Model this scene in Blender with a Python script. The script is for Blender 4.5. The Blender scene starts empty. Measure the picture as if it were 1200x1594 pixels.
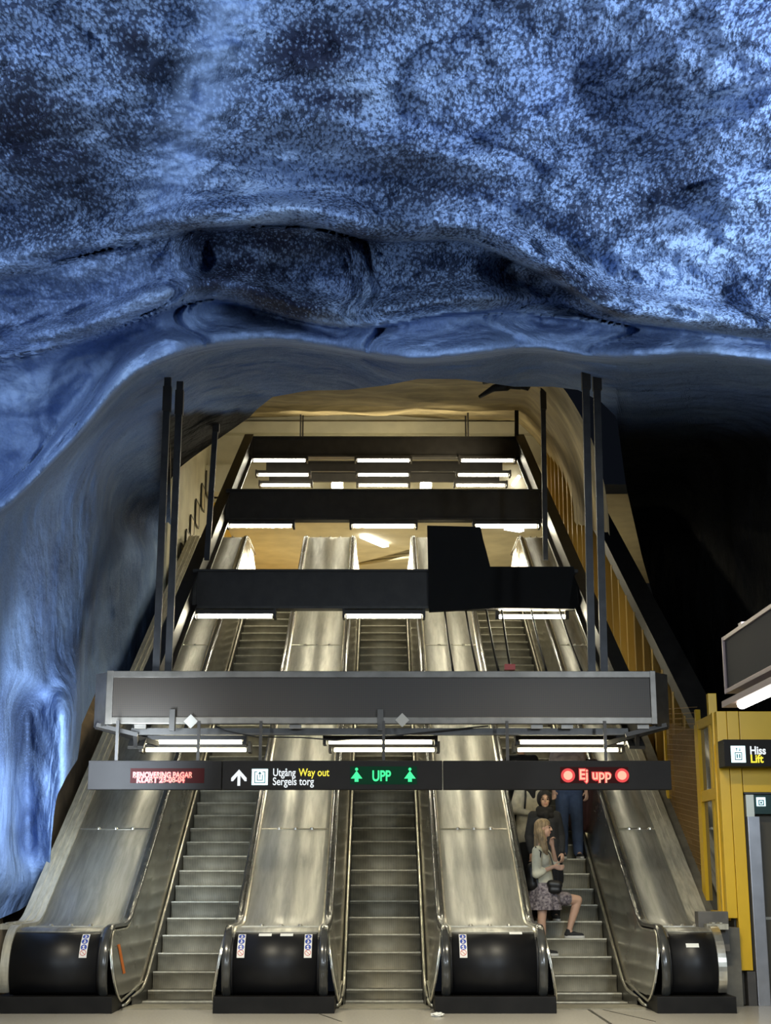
import bpy, bmesh, math, random
from mathutils import Vector, Matrix, noise
random.seed(7)
PI = math.pi
sc = bpy.context.scene
C = sc.collection

# ------------------------------------------------------------------ camera
F_PX = 2263.0
TILT = 0.244
YAW = -6 / 2263
CAMZ = 1.44
cam_d = bpy.data.cameras.new('camera')
cam_d.sensor_fit = 'HORIZONTAL'; cam_d.sensor_width = 36; cam_d.lens = F_PX / 1200 * 36
cam_d.clip_end = 300
cam = bpy.data.objects.new('camera', cam_d); C.objects.link(cam)
cam.location = (0, 0, CAMZ); cam.rotation_euler = (PI / 2 + TILT, 0, YAW)
sc.camera = cam
sc.view_settings.view_transform = 'Standard'; sc.view_settings.look = 'None'
sc.view_settings.gamma = 1; sc.view_settings.use_curve_mapping = False
sc.view_settings.exposure = 0.0

# ------------------------------------------------------------------ world, upper hall lamp, added fill lights
w = bpy.data.worlds.new('world'); sc.world = w; w.use_nodes = True
w.node_tree.nodes['Background'].inputs[0].default_value = (0.25, 0.32, 0.5, 1)
w.node_tree.nodes['Background'].inputs[1].default_value = 0.012

def area(name, loc, target, sx, sy, power, col, spread=PI):
    l = bpy.data.lights.new(name, 'AREA'); l.shape = 'RECTANGLE'; l.size = sx; l.size_y = sy
    l.energy = power; l.color = col; l.spread = spread
    o = bpy.data.objects.new(name, l); C.objects.link(o); o.location = loc
    o.rotation_euler = (Vector(target) - Vector(loc)).to_track_quat('-Z', 'Y').to_euler()
    return o
COOL = (0.76, 0.88, 1.0)
WARM = (1.0, 0.90, 0.66)
NEUT = (1.0, 0.91, 0.70)
# added uplights raking the rock ceiling
area('ceiling_fill', (-4.2, 5.0, 4.2), (-1.5, 10.0, 6.3), 0.25, 2.6, 240, COOL)
area('ceiling_fill', (4.4, 6.0, 4.3), (1.2, 11.0, 6.5), 0.25, 2.6, 430, COOL)
area('ceiling_fill', (0.0, 2.2, 4.0), (0.3, 11.0, 6.6), 3.0, 0.25, 210, COOL)
# added fill for the left rock wall, no lamp stands there
area('wall_fill', (-3.0, 15.8, 2.5), (-4.7, 20.6, 3.3), 0.3, 0.9, 95, COOL, 1.9)
# added fill on the escalator fronts, no lamps hang there
area('front_fill', (-2.4, 13.0, 5.0), (-1.9, 15.6, 0.0), 1.6, 0.2, 78, NEUT, 1.7)
area('front_fill', (2.2, 13.0, 5.0), (2.2, 15.6, 0.0), 1.6, 0.2, 86, NEUT, 1.7)
# lamp of the upper hall, then two added fill lights in the shaft
area('upper_hall_light', (0.0, 42.0, 10.6), (0, 42, 8), 6.0, 3.0, 520, WARM)
area('shaft_fill_up', (0.0, 32.6, 11.3), (0, 34.5, 14), 4.5, 0.3, 45, WARM)
area('shaft_fill_side', (2.2, 30.5, 9.6), (-4.4, 33.5, 9.8), 0.3, 1.5, 60, WARM)

# ------------------------------------------------------------------ pixel to world
_ct, _st = math.cos(TILT), math.sin(TILT)
_m = Matrix.Rotation(YAW, 3, 'Z') @ Matrix.Rotation(PI / 2 + TILT, 3, 'X')
def ray(px, py):
    return _m @ Vector(((px - 600) / F_PX, (797 - py) / F_PX, -1))
def U(px, py, Y):
    r = ray(px, py); return Vector((0, 0, CAMZ)) + r * (Y / r.y)
def UD(px, py, d):
    return Vector((0, 0, CAMZ)) + ray(px, py) * d
def pyz(px, py, z):
    r = ray(px, py); return Vector((0, 0, CAMZ)) + r * ((z - CAMZ) / r.z)

# ------------------------------------------------------------------ materials
MATS = {}
def mat(name, col, rough=0.5, metal=0.0, var=0.0, vscale=4.0, bump=0.0, bscale=60.0, emit=None, estr=0.0,
        stretch=None, col2=None, coat=0.0, alpha=1.0, trans=0.0, spec=0.5):
    if name in MATS: return MATS[name]
    m = bpy.data.materials.new(name); m.use_nodes = True
    nt = m.node_tree; b = nt.nodes['Principled BSDF']
    b.inputs['Base Color'].default_value = (*col, 1)
    b.inputs['Roughness'].default_value = rough; b.inputs['Metallic'].default_value = metal
    b.inputs['Coat Weight'].default_value = coat
    b.inputs['Transmission Weight'].default_value = trans
    b.inputs['Specular IOR Level'].default_value = spec
    b.inputs['Alpha'].default_value = alpha
    tc = nt.nodes.new('ShaderNodeTexCoord'); mp = nt.nodes.new('ShaderNodeMapping')
    nt.links.new(tc.outputs['Object'], mp.inputs['Vector'])
    if stretch: mp.inputs['Scale'].default_value = stretch
    n = nt.nodes.new('ShaderNodeTexNoise'); n.inputs['Scale'].default_value = vscale; n.inputs['Detail'].default_value = 6
    nt.links.new(mp.outputs[0], n.inputs['Vector'])
    mix = nt.nodes.new('ShaderNodeMix'); mix.data_type = 'RGBA'
    c2 = col2 if col2 else tuple(c * (1 - var) for c in col)
    mix.inputs[6].default_value = (*c2, 1); mix.inputs[7].default_value = (*col, 1)
    rp = nt.nodes.new('ShaderNodeMapRange'); rp.inputs[1].default_value = 0.35; rp.inputs[2].default_value = 0.65
    nt.links.new(n.outputs['Fac'], rp.inputs[0]); nt.links.new(rp.outputs[0], mix.inputs[0])
    nt.links.new(mix.outputs[2], b.inputs['Base Color'])
    if bump > 0:
        n2 = nt.nodes.new('ShaderNodeTexNoise'); n2.inputs['Scale'].default_value = bscale; n2.inputs['Detail'].default_value = 4
        nt.links.new(mp.outputs[0], n2.inputs['Vector'])
        bm_ = nt.nodes.new('ShaderNodeBump'); bm_.inputs['Strength'].default_value = bump; bm_.inputs['Distance'].default_value = 0.01
        nt.links.new(n2.outputs['Fac'], bm_.inputs['Height']); nt.links.new(bm_.outputs[0], b.inputs['Normal'])
    if emit:
        b.inputs['Emission Color'].default_value = (*emit, 1); b.inputs['Emission Strength'].default_value = estr
    MATS[name] = m
    return m

def rib_mat(name, col, rough, metal, scale, axis='X', depth=0.004, col2=None, contrast=0.5):
    """metal with fine parallel ribs"""
    m = bpy.data.materials.new(name); m.use_nodes = True; nt = m.node_tree; b = nt.nodes['Principled BSDF']
    b.inputs['Roughness'].default_value = rough; b.inputs['Metallic'].default_value = metal
    tc = nt.nodes.new('ShaderNodeTexCoord'); wv = nt.nodes.new('ShaderNodeTexWave')
    wv.bands_direction = axis; wv.inputs['Scale'].default_value = scale; nt.links.new(tc.outputs['Object'], wv.inputs['Vector'])
    n = nt.nodes.new('ShaderNodeTexNoise'); n.inputs['Scale'].default_value = 7; n.inputs['Detail'].default_value = 5
    nt.links.new(tc.outputs['Object'], n.inputs['Vector'])
    mix = nt.nodes.new('ShaderNodeMix'); mix.data_type = 'RGBA'
    mix.inputs[6].default_value = (*(col2 or tuple(c * contrast for c in col)), 1); mix.inputs[7].default_value = (*col, 1)
    mth = nt.nodes.new('ShaderNodeMath'); mth.operation = 'ADD'; nt.links.new(wv.outputs['Fac'], mth.inputs[0])
    sb = nt.nodes.new('ShaderNodeMath'); sb.operation = 'MULTIPLY_ADD'; sb.inputs[1].default_value = 1.6; sb.inputs[2].default_value = -0.8
    nt.links.new(n.outputs['Fac'], sb.inputs[0]); nt.links.new(sb.outputs[0], mth.inputs[1]); mth.use_clamp = True
    nt.links.new(mth.outputs[0], mix.inputs[0]); nt.links.new(mix.outputs[2], b.inputs['Base Color'])
    bp = nt.nodes.new('ShaderNodeBump'); bp.inputs['Strength'].default_value = 0.5; bp.inputs['Distance'].default_value = depth
    nt.links.new(wv.outputs['Fac'], bp.inputs['Height']); nt.links.new(bp.outputs[0], b.inputs['Normal'])
    return m

def perf_mat(name, col, hole, scale):
    """sheet metal punched with a grid of small round holes"""
    m = bpy.data.materials.new(name); m.use_nodes = True; nt = m.node_tree; b = nt.nodes['Principled BSDF']
    b.inputs['Roughness'].default_value = 0.45; b.inputs['Metallic'].default_value = 0.3
    tc = nt.nodes.new('ShaderNodeTexCoord'); v = nt.nodes.new('ShaderNodeTexVoronoi'); v.inputs['Randomness'].default_value = 0
    v.inputs['Scale'].default_value = scale; nt.links.new(tc.outputs['Object'], v.inputs['Vector'])
    rp = nt.nodes.new('ShaderNodeMapRange'); rp.inputs[1].default_value = 0.28; rp.inputs[2].default_value = 0.36
    nt.links.new(v.outputs['Distance'], rp.inputs[0])
    mix = nt.nodes.new('ShaderNodeMix'); mix.data_type = 'RGBA'
    mix.inputs[6].default_value = (*hole, 1); mix.inputs[7].default_value = (*col, 1)
    nt.links.new(rp.outputs[0], mix.inputs[0]); nt.links.new(mix.outputs[2], b.inputs['Base Color'])
    return m

def streak_metal(name, col, dark, rough=0.3, metal=0.35):
    """brushed sheet with long smears and scratches running down the slope"""
    m = bpy.data.materials.new(name); m.use_nodes = True; nt = m.node_tree; b = nt.nodes['Principled BSDF']
    b.inputs['Metallic'].default_value = metal
    tc = nt.nodes.new('ShaderNodeTexCoord'); mp = nt.nodes.new('ShaderNodeMapping'); mp.inputs['Scale'].default_value = (9, 0.8, 0.8)
    nt.links.new(tc.outputs['Object'], mp.inputs['Vector'])
    n = nt.nodes.new('ShaderNodeTexNoise'); n.inputs['Scale'].default_value = 1.6; n.inputs['Detail'].default_value = 8
    n.inputs['Roughness'].default_value = 0.65; n.inputs['Distortion'].default_value = 0.4
    nt.links.new(mp.outputs[0], n.inputs['Vector'])
    r = nt.nodes.new('ShaderNodeMapRange'); r.inputs[1].default_value = 0.34; r.inputs[2].default_value = 0.62
    nt.links.new(n.outputs['Fac'], r.inputs[0])
    mix = nt.nodes.new('ShaderNodeMix'); mix.data_type = 'RGBA'; mix.inputs[6].default_value = (*dark, 1); mix.inputs[7].default_value = (*col, 1)
    nt.links.new(r.outputs[0], mix.inputs[0]); nt.links.new(mix.outputs[2], b.inputs['Base Color'])
    r2 = nt.nodes.new('ShaderNodeMapRange'); r2.inputs[1].default_value = 0.3; r2.inputs[2].default_value = 0.7
    r2.inputs[3].default_value = rough + 0.14; r2.inputs[4].default_value = rough - 0.06
    nt.links.new(n.outputs['Fac'], r2.inputs[0]); nt.links.new(r2.outputs[0], b.inputs['Roughness'])
    return m

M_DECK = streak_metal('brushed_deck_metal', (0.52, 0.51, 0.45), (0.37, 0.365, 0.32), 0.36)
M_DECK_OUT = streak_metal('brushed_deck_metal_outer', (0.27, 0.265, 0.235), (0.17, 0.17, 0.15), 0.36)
M_PANEL = streak_metal('polished_side_metal', (0.50, 0.48, 0.41), (0.36, 0.34, 0.29), 0.16, 0.85)
M_ALU = mat('aluminium_profile', (0.80, 0.77, 0.66), 0.28, 0.9, 0.25, 8)
M_BAND = mat('worn_aluminium_band', (0.50, 0.47, 0.37), 0.45, 0.3, 0.3, 5, 0.05, 30, stretch=(6, 1, 1))
M_RUBBER = mat('handrail_rubber', (0.055, 0.055, 0.05), 0.22, 0.0, 0.4, 5, coat=0.3)
M_DRUM = mat('black_lacquered_sheet', (0.008, 0.008, 0.009), 0.42, 0.0, 0.3, 3, spec=.3)
M_KICK = mat('black_kick_plate', (0.010, 0.009, 0.008), 0.5, 0.0, 0.4, 6, spec=.2)
M_STEP = rib_mat('ribbed_step_riser', (0.36, 0.335, 0.25), 0.5, 0.15, 26, 'X', 0.003, contrast=0.45)
M_TREAD = rib_mat('ribbed_step_tread', (0.20, 0.19, 0.155), 0.5, 0.2, 26, 'X', 0.004, contrast=0.3)
M_NOSE = mat('worn_step_edge', (0.44, 0.42, 0.33), 0.45, 0.2, 0.3, 12)
M_SKIRT = mat('dark_skirt_metal', (0.10, 0.095, 0.08), 0.35, 0.6, 0.3, 5)
M_STEEL = mat('dark_painted_steel', (0.032, 0.028, 0.024), 0.5, 0.1, 0.35, 5)
M_STEEL2 = mat('grey_painted_steel', (0.062, 0.057, 0.050), 0.42, 0.3, 0.35, 6)
M_ROD = mat('grey_hanger_steel', (0.04, 0.04, 0.042), 0.5, 0.3, 0.4, 6)
M_PERF = perf_mat('perforated_sheet', (0.034, 0.024, 0.015), (0.015, 0.013, 0.011), 45)
M_FRAME1 = mat('beam_frame_metal', (0.13, 0.118, 0.10), 0.35, 0.5, 0.3, 6)
M_TUBE = mat('fluorescent_tube_glow', (1, 1, 1), 0.5, emit=(1.0, 0.92, 0.68), estr=140)
M_TUBE_F = mat('fluorescent_tube_front', (1, 1, 1), 0.5, emit=(1.0, 0.91, 0.62), estr=26)
M_TUBE_T = mat('fluorescent_tube_top', (1, 1, 1), 0.5, emit=(1.0, 0.94, 0.74), estr=36)
M_TUBE_W = mat('fluorescent_tube_white', (1, 1, 1), 0.5, emit=(1.0, 0.96, 0.90), estr=9)
M_CREAM = mat('cream_wall_paint', (0.62, 0.58, 0.42), 0.8, 0, 0.18, 1.6, 0.2, 25)
M_TAN = mat('tan_shotcrete', (0.42, 0.33, 0.16), 0.9, 0, 0.45, 1.5, 0.6, 12)
M_GOLD = mat('gold_wall_panel', (0.40, 0.25, 0.045), 0.42, 0.35, 0.3, 2, stretch=(1, 1, 0.3))
M_YEL = mat('yellow_enamel', (0.72, 0.44, 0.012), 0.38, 0, 0.08, 2)
M_SIGN = mat('dark_sign_face', (0.016, 0.015, 0.015), 0.55, 0, 0.15, 3, spec=.12)
M_BLACK = mat('matt_black_cloth', (0.006, 0.006, 0.006), 0.95, 0, 0.2, 4)
M_FLOOR = mat('terrazzo_floor', (0.44, 0.41, 0.345), 0.25, 0, 0.12, 40, 0.03, 60)
M_CABLE = mat('black_cable', (0.01, 0.01, 0.01), 0.6)
M_WHITE = mat('white_plastic', (0.75, 0.75, 0.70), 0.5)

# ------------------------------------------------------------------ mesh helpers
def new_obj(name, bm, mats, parent=None, smooth=False, loc=None):
    me = bpy.data.meshes.new(name)
    bmesh.ops.recalc_face_normals(bm, faces=bm.faces[:])
    bm.to_mesh(me); bm.free()
    if not isinstance(mats, (list, tuple)): mats = [mats]
    for m in mats: me.materials.append(m)
    if smooth:
        for p in me.polygons: p.use_smooth = True
    o = bpy.data.objects.new(name, me); C.objects.link(o)
    if loc is not None: o.location = loc
    if parent:
        o.parent = parent
        bpy.context.view_layer.update()
        o.matrix_parent_inverse = parent.matrix_world.inverted()
    return o
def thing(name, label, cat, loc=(0, 0, 0), group=None):
    o = bpy.data.objects.new(name, None); C.objects.link(o); o.location = loc
    o.empty_display_size = 0.1
    o['label'] = label; o['category'] = cat
    if group: o['group'] = group
    bpy.context.view_layer.update()
    return o
def tag(o, label, cat, group=None):
    o['label'] = label; o['category'] = cat
    if group: o['group'] = group
    return o
def struct(o):
    o['kind'] = 'structure'; return o
def box(bm, x0, x1, y0, y1, z0, z1, mi=0, bev=0.0):
    vs = [bm.verts.new((x, y, z)) for x in (x0, x1) for y in (y0, y1) for z in (z0, z1)]
    fs = []
    for q in ((0, 1, 3, 2), (4, 6, 7, 5), (0, 4, 5, 1), (2, 3, 7, 6), (0, 2, 6, 4), (1, 5, 7, 3)):
        f = bm.faces.new([vs[i] for i in q]); f.material_index = mi; fs.append(f)
    if bev > 0:
        es = list({e for f in fs for e in f.edges})
        bmesh.ops.bevel(bm, geom=es, offset=bev, segments=2, affect='EDGES', profile=0.7)
    return fs
def BM(): return bmesh.new()
def boxo(name, x0, x1, y0, y1, z0, z1, m, parent=None, bev=0.0):
    bm = BM(); box(bm, x0, x1, y0, y1, z0, z1, 0, bev); return new_obj(name, bm, m, parent)
def tube(bm, pts, r, seg=8, caps=True, mi=0):
    pts = [Vector(p) for p in pts]; rings = []
    up = None
    rr = r if isinstance(r, (list, tuple)) else [r] * len(pts)
    for i, p in enumerate(pts):
        t = (pts[min(i + 1, len(pts) - 1)] - pts[max(i - 1, 0)]).normalized()
        if up is None:
            a = Vector((1, 0, 0)) if abs(t.x) < 0.9 else Vector((0, 1, 0))
            up = (a - t * a.dot(t)).normalized()
        else: up = (up - t * up.dot(t)).normalized()
        s = t.cross(up)
        rings.append([bm.verts.new(p + (up * math.cos(2 * PI * k / seg) + s * math.sin(2 * PI * k / seg)) * rr[i]) for k in range(seg)])
    for a, b in zip(rings, rings[1:]):
        for k in range(seg):
            f = bm.faces.new((a[k], a[(k + 1) % seg], b[(k + 1) % seg], b[k])); f.material_index = mi
    if caps:
        for f_ in (rings[0][::-1], rings[-1]):
            f = bm.faces.new(f_); f.material_index = mi
def bar(bm, a, b, w_, h_, mi=0):
    """rectangular bar from a to b, w_ across, h_ in the other direction"""
    a, b = Vector(a), Vector(b); t = (b - a).normalized()
    s = t.cross(Vector((0, 0, 1)))
    s = Vector((1, 0, 0)) if s.length < 1e-4 else s.normalized()
    u = s.cross(t).normalized()
    v = [bm.verts.new(p + s * i * w_ / 2 + u * j * h_ / 2) for p in (a, b) for i, j in ((-1, -1), (1, -1), (1, 1), (-1, 1))]
    for q in ((3, 2, 1, 0), (4, 5, 6, 7), (0, 1, 5, 4), (1, 2, 6, 5), (2, 3, 7, 6), (3, 0, 4, 7)):
        f = bm.faces.new([v[i] for i in q]); f.material_index = mi
def sweep_x(bm, path, x0, x1, thick, mi=0, n=None):
    """a sheet following path in the YZ plane between x0 and x1, with thickness downwards along its normal"""
    P = [Vector((0, y, z)) for y, z in path]; top = []; bot = []
    for i, p in enumerate(P):
        t = (P[min(i + 1, len(P) - 1)] - P[max(i - 1, 0)]).normalized(); nn = Vector((0, -t.z, t.y))
        q = p - nn * thick
        top.append((bm.verts.new((x0, p.y, p.z)), bm.verts.new((x1, p.y, p.z))))
        bot.append((bm.verts.new((x0, q.y, q.z)), bm.verts.new((x1, q.y, q.z))))
    fs = []
    for i in range(len(P) - 1):
        for f in ((top[i][0], top[i][1], top[i + 1][1], top[i + 1][0]), (bot[i][1], bot[i][0], bot[i + 1][0], bot[i + 1][1]),
                  (top[i][0], top[i + 1][0], bot[i + 1][0], bot[i][0]), (top[i][1], bot[i][1], bot[i + 1][1], top[i + 1][1])):
            g = bm.faces.new(f); g.material_index = mi; fs.append(g)
    bm.faces.new((top[0][0], bot[0][0], bot[0][1], top[0][1])); bm.faces.new((top[-1][0], top[-1][1], bot[-1][1], bot[-1][0]))
def text_obj(s, size, loc, m, parent, name='lettering', rot=(PI / 2, 0, 0), align='LEFT', depth=0.003, sx=1.0, offset=0.0, space=1.0):
    cu = bpy.data.curves.new('t', 'FONT'); cu.body = s; cu.size = size; cu.extrude = depth; cu.align_x = align; cu.align_y = 'BOTTOM_BASELINE'
    cu.offset = offset; cu.space_character = space
    to = bpy.data.objects.new('t', cu); C.objects.link(to)
    dg = bpy.context.evaluated_depsgraph_get(); me = bpy.data.meshes.new_from_object(to.evaluated_get(dg))
    bpy.data.objects.remove(to)
    me.materials.clear(); me.materials.append(m)
    me.transform(Matrix.LocRotScale(Vector(loc), Matrix.Rotation(rot[2], 3, 'Z').to_quaternion() @ Matrix.Rotation(rot[0], 3, 'X').to_quaternion(), Vector((1, 1, 1))) @ Matrix.Diagonal((sx, 1, 1, 1)))
    o = bpy.data.objects.new(name, me); C.objects.link(o)
    if parent:
        o.parent = parent; bpy.context.view_layer.update(); o.matrix_parent_inverse = parent.matrix_world.inverted()
    return o
def smst(a, b, x):
    t = max(0.0, min(1.0, (x - a) / (b - a))); return t * t * (3 - 2 * t)
def interp(pts, x):
    if x <= pts[0][0]: return pts[0][1]
    for (a, ya), (b, yb) in zip(pts, pts[1:]):
        if x <= b: return ya + (yb - ya) * (x - a) / (b - a)
    return pts[-1][1]
def sinterp(pts, x):
    """smooth (cosine) interpolation"""
    if x <= pts[0][0]: return pts[0][1]
    for (a, ya), (b, yb) in zip(pts, pts[1:]):
        if x <= b:
            t = (x - a) / (b - a); t = t * t * (3 - 2 * t); return ya + (yb - ya) * t
    return pts[-1][1]

# ================================================================== STRUCTURE: the cave
def rock_blue():
    m = bpy.data.materials.new('blue_painted_rock'); m.use_nodes = True; nt = m.node_tree; b = nt.nodes['Principled BSDF']
    b.inputs['Roughness'].default_value = 0.85; b.inputs['Specular IOR Level'].default_value = 0.15
    L = nt.links.new
    tc = nt.nodes.new('ShaderNodeAttribute'); tc.attribute_name = 'rock_surface'
    def noi(scale, det, dist=0.0, rgh=0.5, src=None):
        n = nt.nodes.new('ShaderNodeTexNoise'); n.inputs['Scale'].default_value = scale; n.inputs['Detail'].default_value = det
        n.inputs['Distortion'].default_value = dist; n.inputs['Roughness'].default_value = rgh
        L((src or tc.outputs['Vector']), n.inputs['Vector']); return n.outputs['Fac']
    def rng(v, a, b_, c=0.0, d=1.0):
        r = nt.nodes.new('ShaderNodeMapRange'); L(v, r.inputs[0]); r.inputs[1].default_value = a; r.inputs[2].default_value = b_
        r.inputs[3].default_value = c; r.inputs[4].default_value = d; return r.outputs[0]
    def mth(op, a, b_=None):
        n = nt.nodes.new('ShaderNodeMath'); n.operation = op
        for i, v in enumerate((a, b_)):
            if v is None: continue
            if isinstance(v, (int, float)): n.inputs[i].default_value = v
            else: L(v, n.inputs[i])
        return n.outputs[0]
    def mixc(f, a, b_):
        n = nt.nodes.new('ShaderNodeMix'); n.data_type = 'RGBA'; L(f, n.inputs[0])
        for i, v in ((6, a), (7, b_)):
            if isinstance(v, tuple): n.inputs[i].default_value = (*v, 1)
            else: L(v, n.inputs[i])
        return n.outputs[2]
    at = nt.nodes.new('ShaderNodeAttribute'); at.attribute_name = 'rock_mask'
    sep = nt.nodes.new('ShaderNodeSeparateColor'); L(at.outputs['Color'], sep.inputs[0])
    rough_amt, dark_amt, shade_amt = sep.outputs[0], sep.outputs[1], sep.outputs[2]
    mpg = nt.nodes.new('ShaderNodeMapping'); mpg.inputs['Scale'].default_value = (1, 0.5, 0.9); L(tc.outputs['Vector'], mpg.inputs['Vector'])
    vo = nt.nodes.new('ShaderNodeTexVoronoi'); vo.inputs['Scale'].default_value = 44; vo.inputs['Detail'].default_value = 1.0; vo.inputs['Roughness'].default_value = .5
    L(mpg.outputs[0], vo.inputs['Vector'])
    grain = mth('ADD', mth('MULTIPLY', noi(40, 4, 0.0, 0.7, mpg.outputs[0]), 0.62), rng(vo.outputs['Distance'], 0.0, 1.0, 0.40, 0.0))
    coarse = noi(5.5, 4, 0.0, 0.6)            # knobbly shotcrete grains of a few centimetres
    mid = noi(1.1, 5, 0.1)
    big = noi(0.45, 4, 0.2)
    # paint missed in the pits of the coarse shotcrete
    thr = mth('ADD', mth('MULTIPLY', rng(mid, 0.32, 0.68), -0.14), 0.545)
    thr = mth('ADD', thr, mth('MULTIPLY', rng(coarse, 0.3, 0.7), -0.10))
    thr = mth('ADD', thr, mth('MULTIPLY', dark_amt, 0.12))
    pit = rng(mth('SUBTRACT', thr, grain), -0.04, 0.13)
    pit = mth('MULTIPLY', pit, rng(rough_amt, 0.0, 1.0, 0.10, 0.85))
    paint = mixc(rng(big, 0.35, 0.65), (0.155, 0.24, 0.46), (0.21, 0.315, 0.54))
    paint = mixc(rng(mid, 0.5, 0.75), paint, (0.26, 0.37, 0.58))
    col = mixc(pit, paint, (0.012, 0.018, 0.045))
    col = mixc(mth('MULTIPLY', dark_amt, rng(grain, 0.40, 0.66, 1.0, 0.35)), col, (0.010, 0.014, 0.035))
    col = mixc(shade_amt, col, (0.012, 0.011, 0.010))  # shade of the shaft mouth and right wall put into the colour
    L(col, b.inputs['Base Color'])
    bp = nt.nodes.new('ShaderNodeBump'); bp.inputs['Distance'].default_value = 0.10
    L(rng(rough_amt, 0, 1, 0.10, 0.6), bp.inputs['Strength']); L(grain, bp.inputs['Height'])
    bp2 = nt.nodes.new('ShaderNodeBump'); bp2.inputs['Distance'].default_value = 0.4; bp2.inputs['Strength'].default_value = 0.6
    L(mid, bp2.inputs['Height']); L(bp.outputs[0], bp2.inputs['Normal']); L(bp2.outputs[0], b.inputs['Normal'])
    return m
M_ROCK = rock_blue()

R1 = [(-500, 520), (0, 432), (90, 405), (170, 383), (310, 352), (430, 346), (500, 350), (560, 368), (640, 372), (715, 365), (760, 380), (830, 415), (900, 455), (960, 492), (1050, 505), (1700, 540)]
R2 = [(-500, 640), (0, 556), (130, 530), (200, 500), (290, 466), (335, 461), (380, 470), (450, 492), (530, 507), (600, 503), (680, 488), (760, 482), (850, 487), (950, 497), (1080, 512), (1200, 528), (1700, 560)]
R3 = [(-500, 900), (0, 800), (110, 690), (150, 645), (180, 598), (230, 565), (300, 541), (360, 531), (440, 528), (520, 540), (600, 552), (640, 558), (720, 552), (800, 540), (840, 539), (900, 552), (950, 556), (1010, 556), (1060, 550), (1110, 551), (1200, 563), (1700, 600)]
BOT = [(-500, 1520), (-60, 1442), (0, 1430), (30, 1417), (55, 1400), (72, 1385), (79, 1350), (81, 1290), (88, 1240), (104, 1208), (122, 1180), (127, 1128), (150, 1075), (215, 1062), (262, 1045), (268, 742), (281, 727), (300, 712), (345, 680), (388, 650), (400, 637), (424, 618), (480, 608), (540, 607), (600, 600), (650, 590), (715, 590), (760, 596), (800, 602), (860, 602), (900, 607), (935, 625), (960, 650), (975, 760), (1000, 870), (1060, 1080), (1075, 1300), (1100, 1420), (1700, 1600)]
DARKS = [(45, 200, 75, 70, 1.0), (210, 52, 38, 26, 0.9), (235, 100, 45, 22, .6), (490, 75, 70, 45, 1.0), (520, 150, 60, 22, .9), (440, 95, 35, 22, .6), (30, 130, 40, 40, .6), (80, 240, 55, 28, .8),  # unsprayed dark patches, plus shade painted in behind the ledges
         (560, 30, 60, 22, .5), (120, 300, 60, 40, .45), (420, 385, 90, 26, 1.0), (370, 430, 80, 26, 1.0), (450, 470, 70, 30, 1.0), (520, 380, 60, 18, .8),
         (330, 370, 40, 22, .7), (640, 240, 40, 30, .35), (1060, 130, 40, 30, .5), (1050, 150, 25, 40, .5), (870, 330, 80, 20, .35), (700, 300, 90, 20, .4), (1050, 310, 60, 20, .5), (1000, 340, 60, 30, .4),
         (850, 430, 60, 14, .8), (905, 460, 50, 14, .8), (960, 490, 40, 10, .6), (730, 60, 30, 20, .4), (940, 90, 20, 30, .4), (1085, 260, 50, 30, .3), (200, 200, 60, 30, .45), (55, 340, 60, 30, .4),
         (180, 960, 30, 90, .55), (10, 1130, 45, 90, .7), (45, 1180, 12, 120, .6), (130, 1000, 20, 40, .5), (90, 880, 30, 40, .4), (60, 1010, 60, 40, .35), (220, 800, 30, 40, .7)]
def _smooth(pts):
    return [(x, sum(interp(pts, x + d) * w_ for d, w_ in ((-36, .08), (-24, .14), (-12, .18), (0, .2), (12, .18), (24, .14), (36, .08)))) for x in range(-500, 1701, 6)]
R1, R2, R3 = _smooth(R1), _smooth(R2), _smooth(R3)
def fast(t_, x):
    f_ = (x + 500) / 6; i = int(max(0, min(len(t_) - 2, f_))); f_ = max(0, min(1, f_ - i)); return t_[i][1] * (1 - f_) + t_[i + 1][1] * f_
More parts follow.
